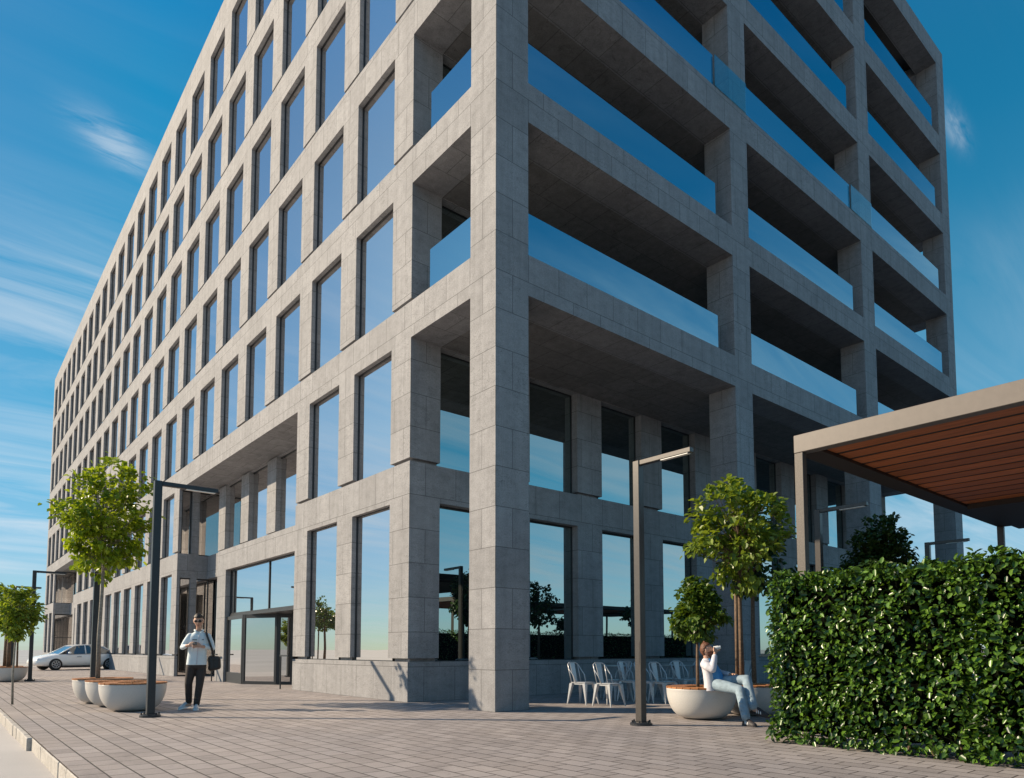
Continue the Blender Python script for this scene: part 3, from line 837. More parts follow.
def make_table():
    t = thing('cafe_table', 'x', 'table')
    c = B(); bevel_box(c, -.36, .36, -.36, .36, .73, .752, .006); obj('tabletop', c, M['table'], t)
    for sx in (-1, 1):
        for sy in (-1, 1):
            c = B(); tube(c, [(sx*.29, sy*.29, .73), (sx*.33, sy*.33, 0)], [.022, .014], 8); obj('leg', c, M['table'], t)
    return t
tb = make_table(); tb.location = ground_at(621, 698.5); tag(tb, 'square metal cafe table between the chairs left of the lamp post', 'table', 'cafe tables')
t2 = copy_tree(tb); t2.location = ground_at(677, 696.5); tag(t2, 'square metal cafe table between the chairs right of the lamp post', 'table', 'cafe tables')

# ------------------------------------------------------------------ car
def make_car(loc, rz):
    t = thing('parked_car', 'white saloon car parked at the far end of the long front', 'car', loc, rz)
    # stations along the car (x forward): z_low, z_shoulder, half width
    st = [(-2.28, .42, .62, .60), (-2.2, .30, .82, .78), (-1.9, .22, .93, .87), (-1.2, .2, .95, .90), (0, .2, .92, .90), (.9, .2, .90, .90), (1.3, .2, .86, .89), (1.8, .22, .76, .85), (2.1, .26, .68, .76), (2.25, .34, .56, .58)]
    c = B(); rings = []
    for x, zl, zs, w in st:
        ring = []
        for yy, zz in ((-.72, 0), (-.98, .12), (-1, .45), (-.97, .8), (-.82, 1), (0, 1.05), (.82, 1), (.97, .8), (1, .45), (.98, .12), (.72, 0)):
            ring.append(c.verts.new((x, yy*w, zl+(zs-zl)*zz)))
        rings.append(ring)
    for i in range(len(rings)-1):
        n = len(rings[i])
        for j in range(n): c.faces.new((rings[i][j], rings[i][(j+1) % n], rings[i+1][(j+1) % n], rings[i+1][j]))
    c.faces.new(rings[0]); c.faces.new(rings[-1][::-1])
    bmesh.ops.recalc_face_normals(c, faces=c.faces[:])
    body = obj('body', c, M['car_paint'], t, True)
    c = B(); rings = []
    for x, z, w in ((-1.75, .92, .78), (-1.05, 1.34, .60), (-.2, 1.41, .62), (.35, 1.36, .60), (1.15, .9, .78)):
        rings.append((x, z, w))
    lo = [c.verts.new((x, s_*w_, z)) for s_ in (-1, 1) for x, z, w_ in ((-1.78, .9, .76), (-1.0, .92, .82), (-.1, .9, .82), (.5, .88, .82), (1.2, .86, .74))]
    hi = [c.verts.new((x, s_*w_, z)) for s_ in (-1, 1) for x, z, w_ in ((-1.2, 1.28, .58), (-.8, 1.37, .60), (-.2, 1.40, .61), (.25, 1.36, .60), (.42, 1.31, .58))]
    for s_ in (0, 5):
        for j in range(4): c.faces.new((lo[s_+j], lo[s_+j+1], hi[s_+j+1], hi[s_+j]))
    c.faces.new((lo[0], lo[5], hi[5], hi[0])); c.faces.new((lo[4], lo[9], hi[9], hi[4]))
    for j in range(4): c.faces.new((hi[j], hi[j+1], hi[j+6], hi[j+5]))
    bmesh.ops.recalc_face_normals(c, faces=c.faces[:])
    obj('cabin_glass', c, M['car_glass'], t)
    c = B()
    for s_ in (-1, 1):
        q = [(-1.78, .76, .9), (-1.2, .585, 1.285), (-.8, .605, 1.375), (-.2, .615, 1.405), (.25, .605, 1.365), (.42, .585, 1.315), (1.2, .745, .865)]
        tube(c, [(x, s_*w_, z) for x, w_, z in q], .03, 6); tube(c, [(-.15, s_*.83, .9), (-.15, s_*.62, 1.39)], .03, 6)
    q = [c.verts.new(p) for p in ((-1.2, -.59, 1.29), (-.8, -.61, 1.385), (-.2, -.62, 1.415), (.25, -.61, 1.375), (.42, -.59, 1.32), (.42, .59, 1.32), (.25, .61, 1.375), (-.2, .62, 1.415), (-.8, .61, 1.385), (-1.2, .59, 1.29))]
    for j in range(4): c.faces.new((q[j], q[j+1], q[8-j], q[9-j]))
    obj('roof', c, M['car_paint'], t, True)
    for sx in (-1.38, 1.36):
        for sy in (-1, 1):
            c = B(); q = B(); lathe(q, [(.2, -.1), (.29, -.11), (.325, -.07), (.325, .07), (.29, .11), (.2, .1)], 28, closed_top=True)
            merge(c, q, Matrix.Translation((sx, sy*.81, .325)) @ Matrix.Rotation(math.pi/2, 4, 'X'))
            wh = obj('wheel', c, M['rubber'], t, True)
            c = B()
            for k in range(8):
                a = k*math.pi/4; tube(c, [(sx+.04*math.cos(a), sy*.925, .325+.04*math.sin(a)), (sx+.2*math.cos(a), sy*.918, .325+.2*math.sin(a))], .022, 5)
            tube(c, [(sx+.2*math.cos(k*math.pi/10), sy*.915, .325+.2*math.sin(k*math.pi/10)) for k in range(21)], .018, 6, False)
            obj('rim', c, M['alloy'], wh)
    for s_ in (-1, 1):
        c = B(); q = B(); bmesh.ops.create_uvsphere(q, u_segments=12, v_segments=8, radius=1)
        merge(c, q, Matrix.Translation((2.06, s_*.56, .60)) @ Matrix.Rotation(R(-25*s_), 4, 'Z') @ Matrix.Diagonal((.12, .17, .075, 1)))
        obj('headlight', c, M['headlight'], t, True)
        c = B(); q = B(); bmesh.ops.create_uvsphere(q, u_segments=10, v_segments=6, radius=1)
        merge(c, q, Matrix.Translation((.72, s_*.96, .95)) @ Matrix.Diagonal((.08, .1, .065, 1)))
        obj('mirror', c, M['car_paint'], t, True)
    c = B(); box(c, -1.0, 1.0, -.86, .86, .14, .21); box(c, -.85, -.62, -.915, -.895, .72, .745); box(c, .1, .33, -.915, -.895, .72, .745)
    box(c, -.85, -.62, .895, .915, .72, .745); box(c, .1, .33, .895, .915, .72, .745)
    obj('trim', c, M['rubber'], t)
    return t
cp = ground_at(76, 669.5)
make_car((cp.x, cp.y, 0), R(194))

# ------------------------------------------------------------------ people
V3 = Vector
def fuse(name, bm, mat, parent, voxel=.008, smooth=4, factor=.5):
    """melt overlapping closed shapes into one continuous skin"""
    me = bpy.data.meshes.new(name); bm.to_mesh(me); bm.free()
    o = bpy.data.objects.new(name, me); C.objects.link(o)
    m = o.modifiers.new('remesh', 'REMESH'); m.mode = 'VOXEL'; m.voxel_size = voxel
    if smooth:
        q = o.modifiers.new('smooth', 'SMOOTH'); q.iterations = smooth; q.factor = factor
    dg = bpy.context.evaluated_depsgraph_get(); dg.update()
    m2 = bpy.data.meshes.new_from_object(o.evaluated_get(dg))
    bpy.data.objects.remove(o); bpy.data.meshes.remove(me)
    m2.materials.clear()
    for p in m2.polygons: p.use_smooth = True; p.material_index = 0
    return link(name, m2, mat, parent)

def ell(bm, c, rx, ry, rz, rot=None, u=14, v_=10):
    q = B(); bmesh.ops.create_uvsphere(q, u_segments=u, v_segments=v_, radius=1)
    merge(bm, q, Matrix.Translation(c) @ (rot if rot is not None else Matrix.Identity(4)) @ Matrix.Diagonal((rx, ry, rz, 1)))

def limb(bm, *js, n=14):
    """tapered limb through joints (x, y, z, radius) with rounded joints"""
    for i, j in enumerate(js):
        ell(bm, j[:3], j[3], j[3], j[3], None, n, max(6, n//2+2))
    for a_, b_ in zip(js[:-1], js[1:]):
        A_, B_ = V3(a_[:3]), V3(b_[:3])
        tube(bm, [A_, A_.lerp(B_, .5), B_], [a_[3], (a_[3]+b_[3])/2, b_[3]], n)

def loft(bm, secs, n=26, power=2.4):
    """closed torso from level sections (z, cx, cy, rx, ry)"""
    rings = []
    for z, cx_, cy_, rx, ry in secs:
        r_ = []
        for k in range(n):
            a_ = 2*math.pi*k/n; c_, s_ = math.cos(a_), math.sin(a_)
            f_ = (abs(c_)**power+abs(s_)**power)**(-1/power)
            r_.append(bm.verts.new((cx_+rx*c_*f_, cy_+ry*s_*f_, z)))
        rings.append(r_)
    for i in range(len(rings)-1):
        for k in range(n): bm.faces.new((rings[i][k], rings[i][(k+1) % n], rings[i+1][(k+1) % n], rings[i+1][k]))
    bm.faces.new(rings[0][::-1]); bm.faces.new(rings[-1])

def gauss(x, c, w): return math.exp(-((x-c)/w)**2)
def head_shape(F, s, grow=1.0, keep=None, seed=0, rough=0):
    """a face on a skull: jaw, chin, nose, brow, sockets, lips. F maps local (x right, y forward, z up) to the figure"""
    q = B(); bmesh.ops.create_uvsphere(q, u_segments=36, v_segments=28, radius=1)
    r_ = random.Random(seed); dele = []
    for v in q.verts:
        X, Y, Z = v.co
        if keep is not None and not keep(X, Y, Z): dele.append(v)
        k = 1-.30*max(0, -Z-.05)**1.2
        x = .076*X*k*(1+.04*gauss(Z, .25, .4)); y = .098*Y*(1-.10*max(0, -Z)); z = .120*Z
        if Y > 0:
            y *= .93
            y += .013*gauss(Z, -.80, .22)*Y
            y += (.026*gauss(X, 0, .15)*gauss(Z, -.17, .13) + .013*gauss(X, 0, .12)*gauss(Z, .02, .16))*(Y > .4)
            y += .005*gauss(Z, .24, .10)*(Y > .4)
            y -= .009*gauss(abs(X), .36, .17)*gauss(Z, .08, .11)
            y += .006*gauss(X, 0, .26)*gauss(Z, -.47, .06) + .004*gauss(X, 0, .22)*gauss(Z, -.58, .05)
        g_ = grow + (r_.uniform(0, rough) if rough else 0)
        v.co = (x*g_*s, y*g_*s, z*g_*s)
    if dele: bmesh.ops.delete(q, geom=dele, context='VERTS')
    bmesh.ops.transform(q, matrix=F, verts=q.verts)
    return q

def head_frame(c, up, fwd):
    up = up.normalized(); fwd = (fwd-up*fwd.dot(up)).normalized(); rt = fwd.cross(up)
    F = Matrix((rt, fwd, up)).transposed().to_4x4(); F.translation = c
    return F

def add_head(bm, F, s=1.0):
    merge(bm, head_shape(F, s))
    Rm = F.to_3x3().to_4x4()
    for sx in (-1, 1): ell(bm, F @ V3((sx*.078*s, -.006*s, -.006*s)), .012*s, .022*s, .034*s, Rm)

def hair_keep(X, Y, Z): return Z > .52 or (Y < .28 and Z > .30) or (Y < -.02 and Z > -.05) or (Y < -.35 and Z > -.45)
def beard_keep(X, Y, Z): return -.95 < Z < -.28 and Y > -.15 and not (abs(X) < .22 and -.58 < Z < -.42) and not (Z > -.40 and abs(X) < .5 and Z > -.33)
def shell(name, q, mat, parent, th=.008):
    bmesh.ops.solidify(q, geom=q.faces[:], thickness=-th)
    return obj(name, q, mat, parent, True)

def hand(bm, wrist, palm, fdir, side, curl, s=1.0, wr=.024):
    """palm, four unequal bent fingers and a thumb leaving the side of the palm"""
    fdir = fdir.normalized(); side = (side-fdir*side.dot(fdir)).normalized(); curl = curl.normalized()
    limb(bm, (*wrist, wr), (*(wrist.lerp(palm, .6)), .026*s), n=10)
    for o_ in (-.024, 0, .024):
        limb(bm, (*(palm-fdir*.035*s+side*o_*.8*s), .016*s), (*(palm+fdir*.032*s+side*o_*s), .0145*s), n=8)
    for i, ln in enumerate((.070, .078, .073, .058)):
        o_ = side*(.031-.0205*i)*s
        a_ = palm + fdir*.036*s + o_; b_ = a_ + (fdir*.85+curl*.45).normalized()*ln*.48*s; c_ = b_ + (fdir*.35+curl*.9).normalized()*ln*.52*s
        limb(bm, (*a_, .0105*s), (*b_, .0095*s), (*c_, .0078*s), n=8)
    a_ = palm - fdir*.018*s + side*.034*s; b_ = a_ + (fdir*.55+side*.55+curl*.25).normalized()*.04*s; c_ = b_ + (fdir*.8+curl*.45).normalized()*.032*s
    limb(bm, (*a_, .0135*s), (*b_, .0115*s), (*c_, .009*s), n=8)

def shoe(parent, heel, toe, mat, sole=M['white_stripe'], stripes=False, roll=Vector((0, 0, 1))):
    heel, toe = Vector(heel), Vector(toe); d = (toe-heel); L = d.length; d.normalize()
    u = (roll - d*roll.dot(d)).normalized(); s_ = u.cross(d)
    F = Matrix((d, s_, u)).transposed().to_4x4(); F.translation = heel
    prof = [(0, .030, .075), (.02, .037, .095), (.07, .040, .105), (.12, .041, .095), (.17, .045, .072), (.22, .046, .056), (.255, .036, .045), (.275, .016, .030)]
    k = L/.275
    h = B(); rings = []
    for x, w, z in prof:
        rings.append([h.verts.new(F @ Vector((x*k, w*a, z*c_+.012))) for a, c_ in ((-.95, .0), (-1.05, .22), (-.95, .58), (-.5, .93), (0, 1.0), (.5, .93), (.95, .58), (1.05, .22), (.95, .0))])
    for i in range(len(rings)-1):
        n = len(rings[i])
        for j in range(n): h.faces.new((rings[i][j], rings[i][(j+1) % n], rings[i+1][(j+1) % n], rings[i+1][j]))
    h.faces.new(rings[0]); h.faces.new(rings[-1][::-1]); bmesh.ops.recalc_face_normals(h, faces=h.faces[:])
    o = obj('shoe', h, mat, parent, True)
    h = B(); rings = []
    for x, w, z in [(-.006, .030, 0)] + prof[1:-1] + [(.283, .018, 0)]:
        rings.append([h.verts.new(F @ Vector((x*k, w*1.13*a, zz))) for a, zz in ((-1, 0), (-1, .024), (1, .024), (1, 0))])
    for i in range(len(rings)-1):
        for j in range(4): h.faces.new((rings[i][j], rings[i][(j+1) % 4], rings[i+1][(j+1) % 4], rings[i+1][j]))
    h.faces.new(rings[0]); h.faces.new(rings[-1][::-1]); bmesh.ops.recalc_face_normals(h, faces=h.faces[:])
    obj('sole', h, sole, o)
    if stripes:
        h = B()
        for q in range(3):
            for sg in (-1, 1):
                x = (.095+.03*q)*k
                tube(h, [F @ Vector((x, sg*.047, .03)), F @ Vector((x-.012, sg*.042, .062)), F @ Vector((x-.02, sg*.026, .088-.012*q))], .007, 5)
        obj('stripe', h, M['white_stripe'], o)

# --- the standing man (local: +X to the viewer's right, -Y towards the viewer)
gp_ = ground_at(193, 709.5)
man = thing('person', 'standing man in pale shirt, dark trousers and sunglasses, reading his phone', 'person', (gp_.x, gp_.y, 0), view_rz(gp_))
hF = head_frame(V3((.052, -.05, 1.665)), V3((-.05, -.26, 1)), V3((-.14, -1, -.26)))
legR = [(-.05, 0, .80), (-.09, .0, .49), (-.075, .14, .14)]; legL = [(.12, 0, .80), (.10, -.05, .48), (.058, -.03, .11)]
bm_ = B()
loft(bm_, [(.80, .035, 0, .14, .10), (.95, .038, 0, .135, .095), (1.1, .045, 0, .125, .09), (1.3, .062, 0, .15, .10), (1.4, .065, 0, .12, .08), (1.45, .065, 0, .06, .06)])
limb(bm_, (.063, .0, 1.43, .052), (.058, -.012, 1.53, .046), (.055, -.02, 1.60, .048))
add_head(bm_, hF, 1.08)
limb(bm_, (-.09, 0, 1.38, .05), (-.215, -.02, 1.165, .038), (-.125, -.19, 1.20, .027)); limb(bm_, (.22, 0, 1.38, .05), (.315, -.01, 1.15, .038), (.115, -.19, 1.185, .027))
hand(bm_, V3((-.125, -.19, 1.20)), V3((-.062, -.245, 1.215)), V3((1, -.6, .15)), V3((.1, .1, 1)), V3((.5, -.1, -.6)))
hand(bm_, V3((.115, -.19, 1.185)), V3((.058, -.24, 1.20)), V3((-1, -.55, .1)), V3((-.1, .1, 1)), V3((-.5, -.1, -.6)))
for lg in (legR, legL): limb(bm_, (*lg[0], .08), (*lg[1], .052), (*lg[2], .04))
limb(bm_, (*legR[2], .036), (-.06, .14, .09, .036), (-.15, .06, .055, .03)); limb(bm_, (*legL[2], .036), (.056, -.02, .065, .036), (.05, -.14, .045, .03))
fuse('body', bm_, M['skin'], man, .0055, 3)
bm_ = B()
loft(bm_, [(.835, .037, 0, .178, .128), (.95, .04, 0, .172, .122), (1.08, .046, 0, .162, .115), (1.2, .056, 0, .172, .122), (1.3, .062, 0, .186, .126), (1.38, .065, 0, .172, .112), (1.425, .065, 0, .125, .09), (1.462, .065, -.005, .078, .072)])
limb(bm_, (-.09, 0, 1.375, .062), (-.16, -.01, 1.27, .053), (-.21, -.02, 1.165, .047), (-.15, -.14, 1.19, .038))
limb(bm_, (.22, 0, 1.375, .062), (.275, -.005, 1.265, .053), (.31, -.01, 1.15, .047), (.175, -.135, 1.175, .038))
fuse('shirt', bm_, M['shirt_pale'], man, .009, 3)
bm_ = B()
for sx in (-1, 1):
    tube(bm_, [(.063+sx*.012, -.092, 1.425), (.063+sx*.055, -.068, 1.47), (.063+sx*.072, .0, 1.492), (.063+sx*.03, .062, 1.495), (.063, .07, 1.495)], [.009, .018, .02, .018, .018], 8)
obj('collar', bm_, M['shirt_pale'], man, True)
bm_ = B(); tube(bm_, [(.066, -.118, 1.40), (.063, -.131, 1.30), (.052, -.124, 1.15), (.04, -.131, .95), (.037, -.136, .84)], .006, 6)
obj('placket', bm_, M['shirt_white'], man, True)
bm_ = B(); bevel_box(bm_, -.05, .035, -.137, -.124, 1.30, 1.314, .003); bevel_box(bm_, .115, .155, -.135, -.122, 1.306, 1.316, .003)
obj('pocket_trim', bm_, M['bag'], man)
bm_ = B()
loft(bm_, [(.98, .036, 0, .152, .108), (.90, .036, 0, .165, .118), (.80, .036, 0, .165, .115), (.76, .036, 0, .13, .09)][::-1])
for lg in (legR, legL): limb(bm_, (*lg[0], .093), (*V3(lg[0]).lerp(V3(lg[1]), .5), .083), (*lg[1], .069), (*V3(lg[1]).lerp(V3(lg[2]), .6), .062), (*lg[2], .057))
for lg in (legR, legL):
    for k in range(5):
        p = V3(lg[1]).lerp(V3(lg[2]), .35+.13*k); tube(bm_, [p+V3((-.055, -.03, .01)), p+V3((0, -.066, -.01)), p+V3((.055, -.03, .015))], .010, 6)
fuse('trousers', bm_, M['trousers'], man, .009, 3)
shoe(man, (-.045, .19, .045), (-.235, -.02, .0), M['sneaker'], roll=V3((-.1, .2, 1)))
shoe(man, (.06, .04, .0), (.045, -.235, .0), M['sneaker'])
shell('hair', head_shape(hF, 1.08, 1.05, hair_keep, 3, .07), M['hair_dark'], man)
bm_ = B(); Rm = hF.to_3x3().to_4x4()
for sx in (-1, 1):
    ell(bm_, hF @ V3((sx*.035, .095, .013)), .031, .011, .022, Rm)
    tube(bm_, [hF @ V3((sx*.064, .086, .019)), hF @ V3((sx*.085, .0, .017))], .004, 5)
tube(bm_, [hF @ V3((-.012, .106, .017)), hF @ V3((.012, .106, .017))], .004, 5)
obj('sunglasses', bm_, M['black_plastic'], man, True)
bm_ = B(); ell(bm_, hF @ V3((0, .096, -.066)), .025, .008, .007, Rm)
obj('mouth', bm_, M['lips'], man, True)
bm_ = B()
for sx in (-1, 1): ell(bm_, hF @ V3((sx*.036, .098, .040)), .020, .006, .004, Rm)
obj('eyebrow', bm_, M['hair_dark'], man, True)
# phone and bag are things of their own
Mman = Matrix.Translation((gp_.x, gp_.y, 0)) @ Matrix.Rotation(view_rz(gp_), 4, 'Z')
h = B(); bevel_box(h, -.036, .036, -.075, .075, -.004, .004, .003)
ph = obj('phone', h, M['black_plastic']); ph.matrix_world = Mman @ Matrix.Translation((-.003, -.285, 1.24)) @ Matrix.Rotation(R(20), 4, 'X')
tag(ph, 'slim black phone held in both hands by the standing man', 'phone')
bg = thing('shoulder_bag', 'black shoulder bag hanging at the hip of the standing man', 'bag', (gp_.x, gp_.y, 0), view_rz(gp_))
h = B(); limb(h, (.29, .06, .77, .06), (.42, .09, .79, .05), (.41, .09, .95, .05), (.28, .06, .96, .055), (.30, .06, .8, .06)); box(h, .27, .42, .03, .12, .77, .96)
fuse('bag_body', h, M['bag'], bg, .012, 6)
h = B()
tube(h, [(.33, .05, .98), (.30, -.085, 1.12), (.245, -.135, 1.27), (.205, -.122, 1.38), (.19, -.05, 1.452), (.195, .06, 1.44), (.26, .135, 1.28), (.34, .10, .98)], .02, 6, False)
obj('strap', h, M['bag'], bg, True)

# --- the seated man
sp_ = CAMLOC + FW*10.95 + RT*3.19
sit = thing('person', 'seated man with white overshirt and jeans, legs crossed, head tipped back to drink', 'person', (sp_.x, sp_.y, 0), view_rz(sp_))
sF = head_frame(V3((-.095, -.02, 1.115)), V3((-.40, .0, 1)), V3((1, -.22, .40)))
lR = [(.04, -.10, .575), (.375, -.38, .515), (.445, -.60, .13)]; lL = [(.05, .06, .60), (.485, -.22, .665), (.555, -.47, .28)]
bm_ = B()
loft(bm_, [(.50, .02, 0, .10, .12), (.65, .01, 0, .10, .11), (.78, -.03, 0, .10, .12), (.90, -.07, 0, .09, .13), (.96, -.09, 0, .05, .06)])
limb(bm_, (-.095, -.005, .95, .052), (-.105, -.015, 1.04, .05))
add_head(bm_, sF, .93)
limb(bm_, (-.13, -.14, .90, .05), (-.015, -.24, .82, .038), (.022, -.155, 1.045, .026)); limb(bm_, (-.10, .14, .90, .05), (.10, .17, .745, .036), (.255, .01, .73, .026))
hand(bm_, V3((.022, -.155, 1.045)), V3((.035, -.125, 1.105)), V3((.35, .8, .45)), V3((-.6, .0, .8)), V3((.7, .45, -.1)), .95)
hand(bm_, V3((.255, .01, .73)), V3((.31, -.035, .735)), V3((1, -.6, -.12)), V3((-.3, -1, .1)), V3((.2, 0, -1)), .95)
for lg in (lR, lL): limb(bm_, (*lg[0], .085), (*lg[1], .055), (*lg[2], .04))
limb(bm_, (*lR[2], .036), (.46, -.61, .075, .036), (.52, -.67, .05, .03)); limb(bm_, (*lL[2], .036), (.575, -.48, .23, .036), (.66, -.49, .19, .03))
fuse('body', bm_, M['skin'], sit, .0055, 3)
bm_ = B()
loft(bm_, [(.51, .05, 0, .125, .13), (.60, .05, 0, .128, .13), (.70, .03, 0, .122, .13), (.80, -.015, 0, .122, .14), (.88, -.05, 0, .112, .14), (.945, -.078, 0, .075, .09), (.985, -.088, 0, .058, .058)])
fuse('tee_shirt', bm_, M['tee_blue'], sit, .009, 3)
bm_ = B()
loft(bm_, [(.475, -.055, -.01, .095, .165), (.60, -.06, -.008, .09, .162), (.74, -.078, -.005, .086, .162), (.85, -.098, 0, .088, .165), (.925, -.105, 0, .085, .135), (.965, -.108, 0, .062, .085), (.985, -.108, 0, .05, .07)])
limb(bm_, (-.135, -.135, .89, .068), (-.08, -.20, .855, .066), (-.015, -.24, .82, .058), (.005, -.20, .92, .052), (.02, -.165, 1.015, .043))
limb(bm_, (-.105, .135, .89, .066), (.10, .17, .745, .056), (.225, .045, .735, .042))
limb(bm_, (.0, .12, .88, .03), (.085, .11, .74, .026), (.12, .12, .58, .03))
fuse('overshirt', bm_, M['shirt_white'], sit, .009, 3)
bm_ = B()
loft(bm_, [(.485, .02, 0, .12, .15), (.56, .02, 0, .135, .155), (.64, .02, 0, .12, .135)])
for lg in (lR, lL): limb(bm_, (*lg[0], .098), (*V3(lg[0]).lerp(V3(lg[1]), .5), .09), (*lg[1], .074), (*V3(lg[1]).lerp(V3(lg[2]), .5), .068), (*lg[2], .066))
for lg in (lR, lL):
    for k in range(7):
        p = V3(lg[1]).lerp(V3(lg[2]), .05+.15*k); w_ = rnd.uniform(-.02, .02)
        tube(bm_, [p+V3((-.06, -.04, .012)), p+V3((-.01, -.074, w_)), p+V3((.06, -.03, .01))], .009, 6)
fuse('jeans', bm_, M['jeans'], sit, .009, 3)
shoe(sit, (.415, -.555, .0), (.575, -.755, .0), M['sneaker_dark'], M['sneaker_dark'], True)
shoe(sit, (.52, -.44, .185), (.775, -.505, .115), M['sneaker_dark'], M['sneaker_dark'], True, V3((.35, -.25, 1)))
shell('hair', head_shape(sF, .93, 1.05, hair_keep, 5, .08), M['hair_red'], sit)
shell('beard', head_shape(sF, .93, 1.02, beard_keep, 6, .04), M['hair_red'], sit, .005)
bm_ = B(); Rm = sF.to_3x3().to_4x4()
for sx in (-1, 1): ell(bm_, sF @ V3((sx*.026, .072, .010)), .011, .006, .006, Rm)
obj('eye', bm_, M['black_plastic'], sit, True)
Msit = Matrix.Translation((sp_.x, sp_.y, 0)) @ Matrix.Rotation(view_rz(sp_), 4, 'Z')
h = B(); lathe(h, [(.026, 0), (.028, .005), (.037, .10), (.038, .107), (.033, .107)], 20, closed_top=True)
cu = obj('cup', h, M['cup'], None, True); cu.matrix_world = Msit @ Matrix.Translation((.115, -.075, 1.165)) @ Matrix.Rotation(R(-105), 4, 'Y')
tag(cu, 'white cup held to the mouth of the seated man', 'cup')

# ------------------------------------------------------------------ light
SUN_EL = R(29); SX, SY = -.711, .703            # towards the sun
sd = bpy.data.lights.new('sun', 'SUN'); sd.energy = 5.0; sd.angle = R(.5); sd.color = (1, .825, .60)
so = bpy.data.objects.new('sun', sd); C.objects.link(so)
dirv = V3((-SX*math.cos(SUN_EL), -SY*math.cos(SUN_EL), -math.sin(SUN_EL)))
so.rotation_euler = dirv.to_track_quat('-Z', 'Y').to_euler(); so.location = (-30, 20, 30)

w = bpy.data.worlds.new('World'); sc.world = w; w.use_nodes = True
nt = w.node_tree; nt.nodes.clear()
out = N(nt, 'ShaderNodeOutputWorld'); bgn = N(nt, 'ShaderNodeBackground'); bgn.inputs['Strength'].default_value = .068
sky = N(nt, 'ShaderNodeTexSky'); sky.sky_type = 'NISHITA'; sky.sun_disc = False
sky.sun_elevation = SUN_EL; sky.sun_rotation = math.atan2(SX, SY); sky.altitude = 0; sky.air_density = .8; sky.dust_density = .3; sky.ozone_density = 1.5
tc = N(nt, 'ShaderNodeTexCoord')
spv = N(nt, 'ShaderNodeSeparateXYZ'); lk(nt, tc.outputs['Generated'], spv.inputs[0])
# deep clean-air blue overhead, pale teal towards the horizon
grade = ramp(nt, spv.outputs[2], [(0, (.72, .88, 1.0, 1)), (.10, (.84, 1.08, 1.10, 1)), (.22, (.62, 1.34, 1.28, 1)), (.42, (.24, 1.48, 1.50, 1)), (.62, (.12, 1.50, 1.66, 1)), (.85, (.10, 1.45, 2.1, 1))])
# the half of the sky around the sun is whiter
sung = ramp(nt, spv.outputs[2], [(0, (.36, .54, .66, 1)), (.10, (.46, .68, .80, 1)), (.30, (.62, .98, 1.06, 1)), (.6, (.58, 1.0, 1.2, 1)), (.9, (.3, 1.2, 1.8, 1))])
hl = math_n(nt, 'SQRT', math_n(nt, 'ADD', math_n(nt, 'ADD', math_n(nt, 'MULTIPLY', spv.outputs[0], spv.outputs[0]), math_n(nt, 'MULTIPLY', spv.outputs[1], spv.outputs[1])), .0001))
sdot = math_n(nt, 'DIVIDE', math_n(nt, 'ADD', math_n(nt, 'MULTIPLY', spv.outputs[0], SX), math_n(nt, 'MULTIPLY', spv.outputs[1], SY)), hl)
sfac = ramp(nt, sdot, [(.55, g(0)), (.88, g(1))])
skyc = mixc(nt, 1, sky.outputs[0], mixc(nt, sfac, grade, sung), 'MULTIPLY')
zc = math_n(nt, 'ADD', math_n(nt, 'MAXIMUM', spv.outputs[2], 0), .12)
cx = math_n(nt, 'DIVIDE', spv.outputs[0], zc); cy = math_n(nt, 'DIVIDE', spv.outputs[1], zc)
cvv = N(nt, 'ShaderNodeCombineXYZ'); lk(nt, cx, cvv.inputs[0]); lk(nt, cy, cvv.inputs[1])
mp = N(nt, 'ShaderNodeMapping'); mp.inputs['Rotation'].default_value = (0, 0, R(35)); mp.inputs['Scale'].default_value = (.55, 2.6, 1); lk(nt, cvv.outputs[0], mp.inputs['Vector'])
n1 = N(nt, 'ShaderNodeTexNoise', Scale=1.15, Detail=10.0, Roughness=.62, Distortion=.8); lk(nt, mp.outputs[0], n1.inputs['Vector'])
n2 = N(nt, 'ShaderNodeTexNoise', Scale=.42, Detail=3.0, Roughness=.5); lk(nt, cvv.outputs[0], n2.inputs['Vector'])
cl = math_n(nt, 'MULTIPLY', ramp(nt, n1.outputs['Fac'], [(.38, g(0)), (.74, g(1))]), ramp(nt, n2.outputs['Fac'], [(.36, g(0)), (.56, g(1))]))
cl = math_n(nt, 'MULTIPLY', cl, ramp(nt, spv.outputs[2], [(.0, g(.25)), (.12, g(.85)), (.44, g(.8)), (.56, g(.06)), (.75, g(.3))]), True)
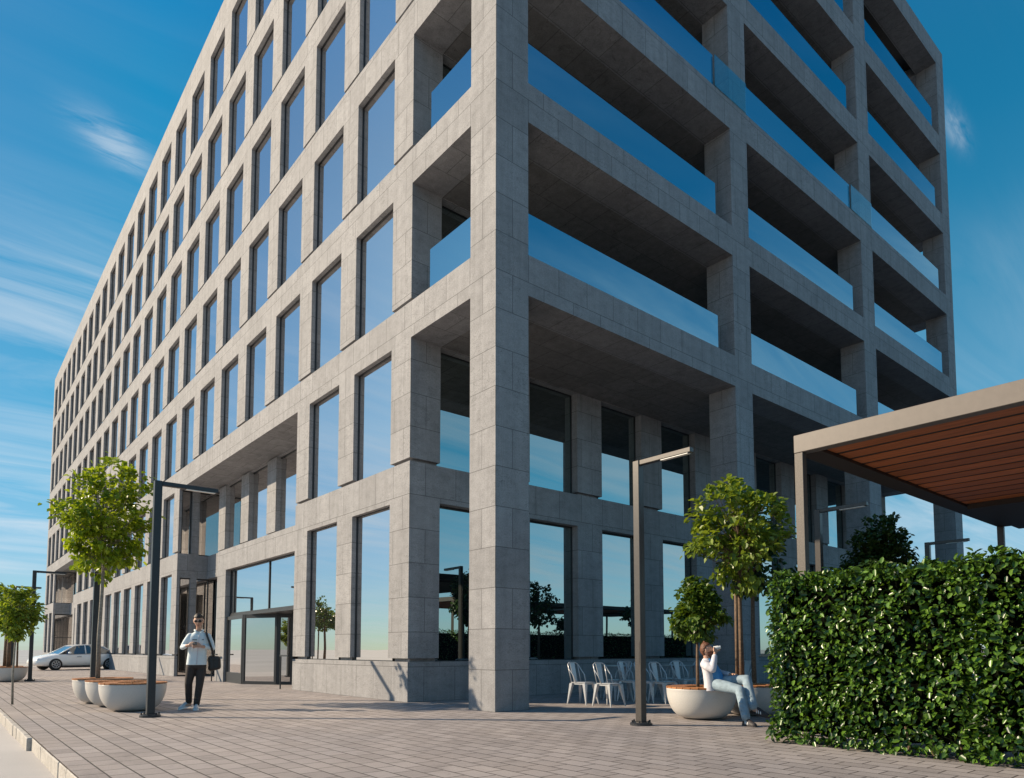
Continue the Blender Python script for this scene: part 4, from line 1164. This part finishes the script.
# two torn wisps high up, left and right of the building
n3 = N(nt, 'ShaderNodeTexNoise', Scale=9.0, Detail=8.0, Roughness=.65, Distortion=1.6)
mw = N(nt, 'ShaderNodeMapping'); mw.inputs['Rotation'].default_value = (0, 0, R(-33)); mw.inputs['Scale'].default_value = (.5, 2.2, 1); lk(nt, cvv.outputs[0], mw.inputs['Vector']); lk(nt, mw.outputs[0], n3.inputs['Vector'])
wt = ramp(nt, n3.outputs['Fac'], [(.36, g(0)), (.62, g(1))])
for (wx, wy, ang, la, lb, amp) in ((.190, 1.235, 33, .062, .036, .5), (1.20, .345, 5, .05, .012, .4)):
    ca, sa = math.cos(R(ang)), math.sin(R(ang))
    dx_ = math_n(nt, 'SUBTRACT', cx, wx); dy_ = math_n(nt, 'SUBTRACT', cy, wy)
    u_ = math_n(nt, 'DIVIDE', math_n(nt, 'ADD', math_n(nt, 'MULTIPLY', dx_, ca), math_n(nt, 'MULTIPLY', dy_, sa)), la)
    v_ = math_n(nt, 'DIVIDE', math_n(nt, 'SUBTRACT', math_n(nt, 'MULTIPLY', dy_, ca), math_n(nt, 'MULTIPLY', dx_, sa)), lb)
    e_ = math_n(nt, 'POWER', 2.718, math_n(nt, 'MULTIPLY', math_n(nt, 'ADD', math_n(nt, 'MULTIPLY', u_, u_), math_n(nt, 'MULTIPLY', v_, v_)), -1.0))
    cl = math_n(nt, 'ADD', cl, math_n(nt, 'MULTIPLY', math_n(nt, 'MULTIPLY', e_, wt), amp), True)
cl = math_n(nt, 'MULTIPLY', cl, .85, True)
cc = mixc(nt, cl, skyc, (7.5, 8.2, 8.8, 1))
lk(nt, cc, bgn.inputs['Color']); lk(nt, bgn.outputs[0], out.inputs[0])

sc.view_settings.view_transform = 'Standard'; sc.view_settings.look = 'None'
sc.view_settings.exposure = .58; sc.view_settings.gamma = 1; sc.view_settings.use_curve_mapping = False
sc.cycles.max_bounces = 8; sc.cycles.glossy_bounces = 4; sc.cycles.transparent_max_bounces = 12; sc.cycles.diffuse_bounces = 4
sc.cycles.sample_clamp_indirect = 8
sc.cycles.use_denoising = True
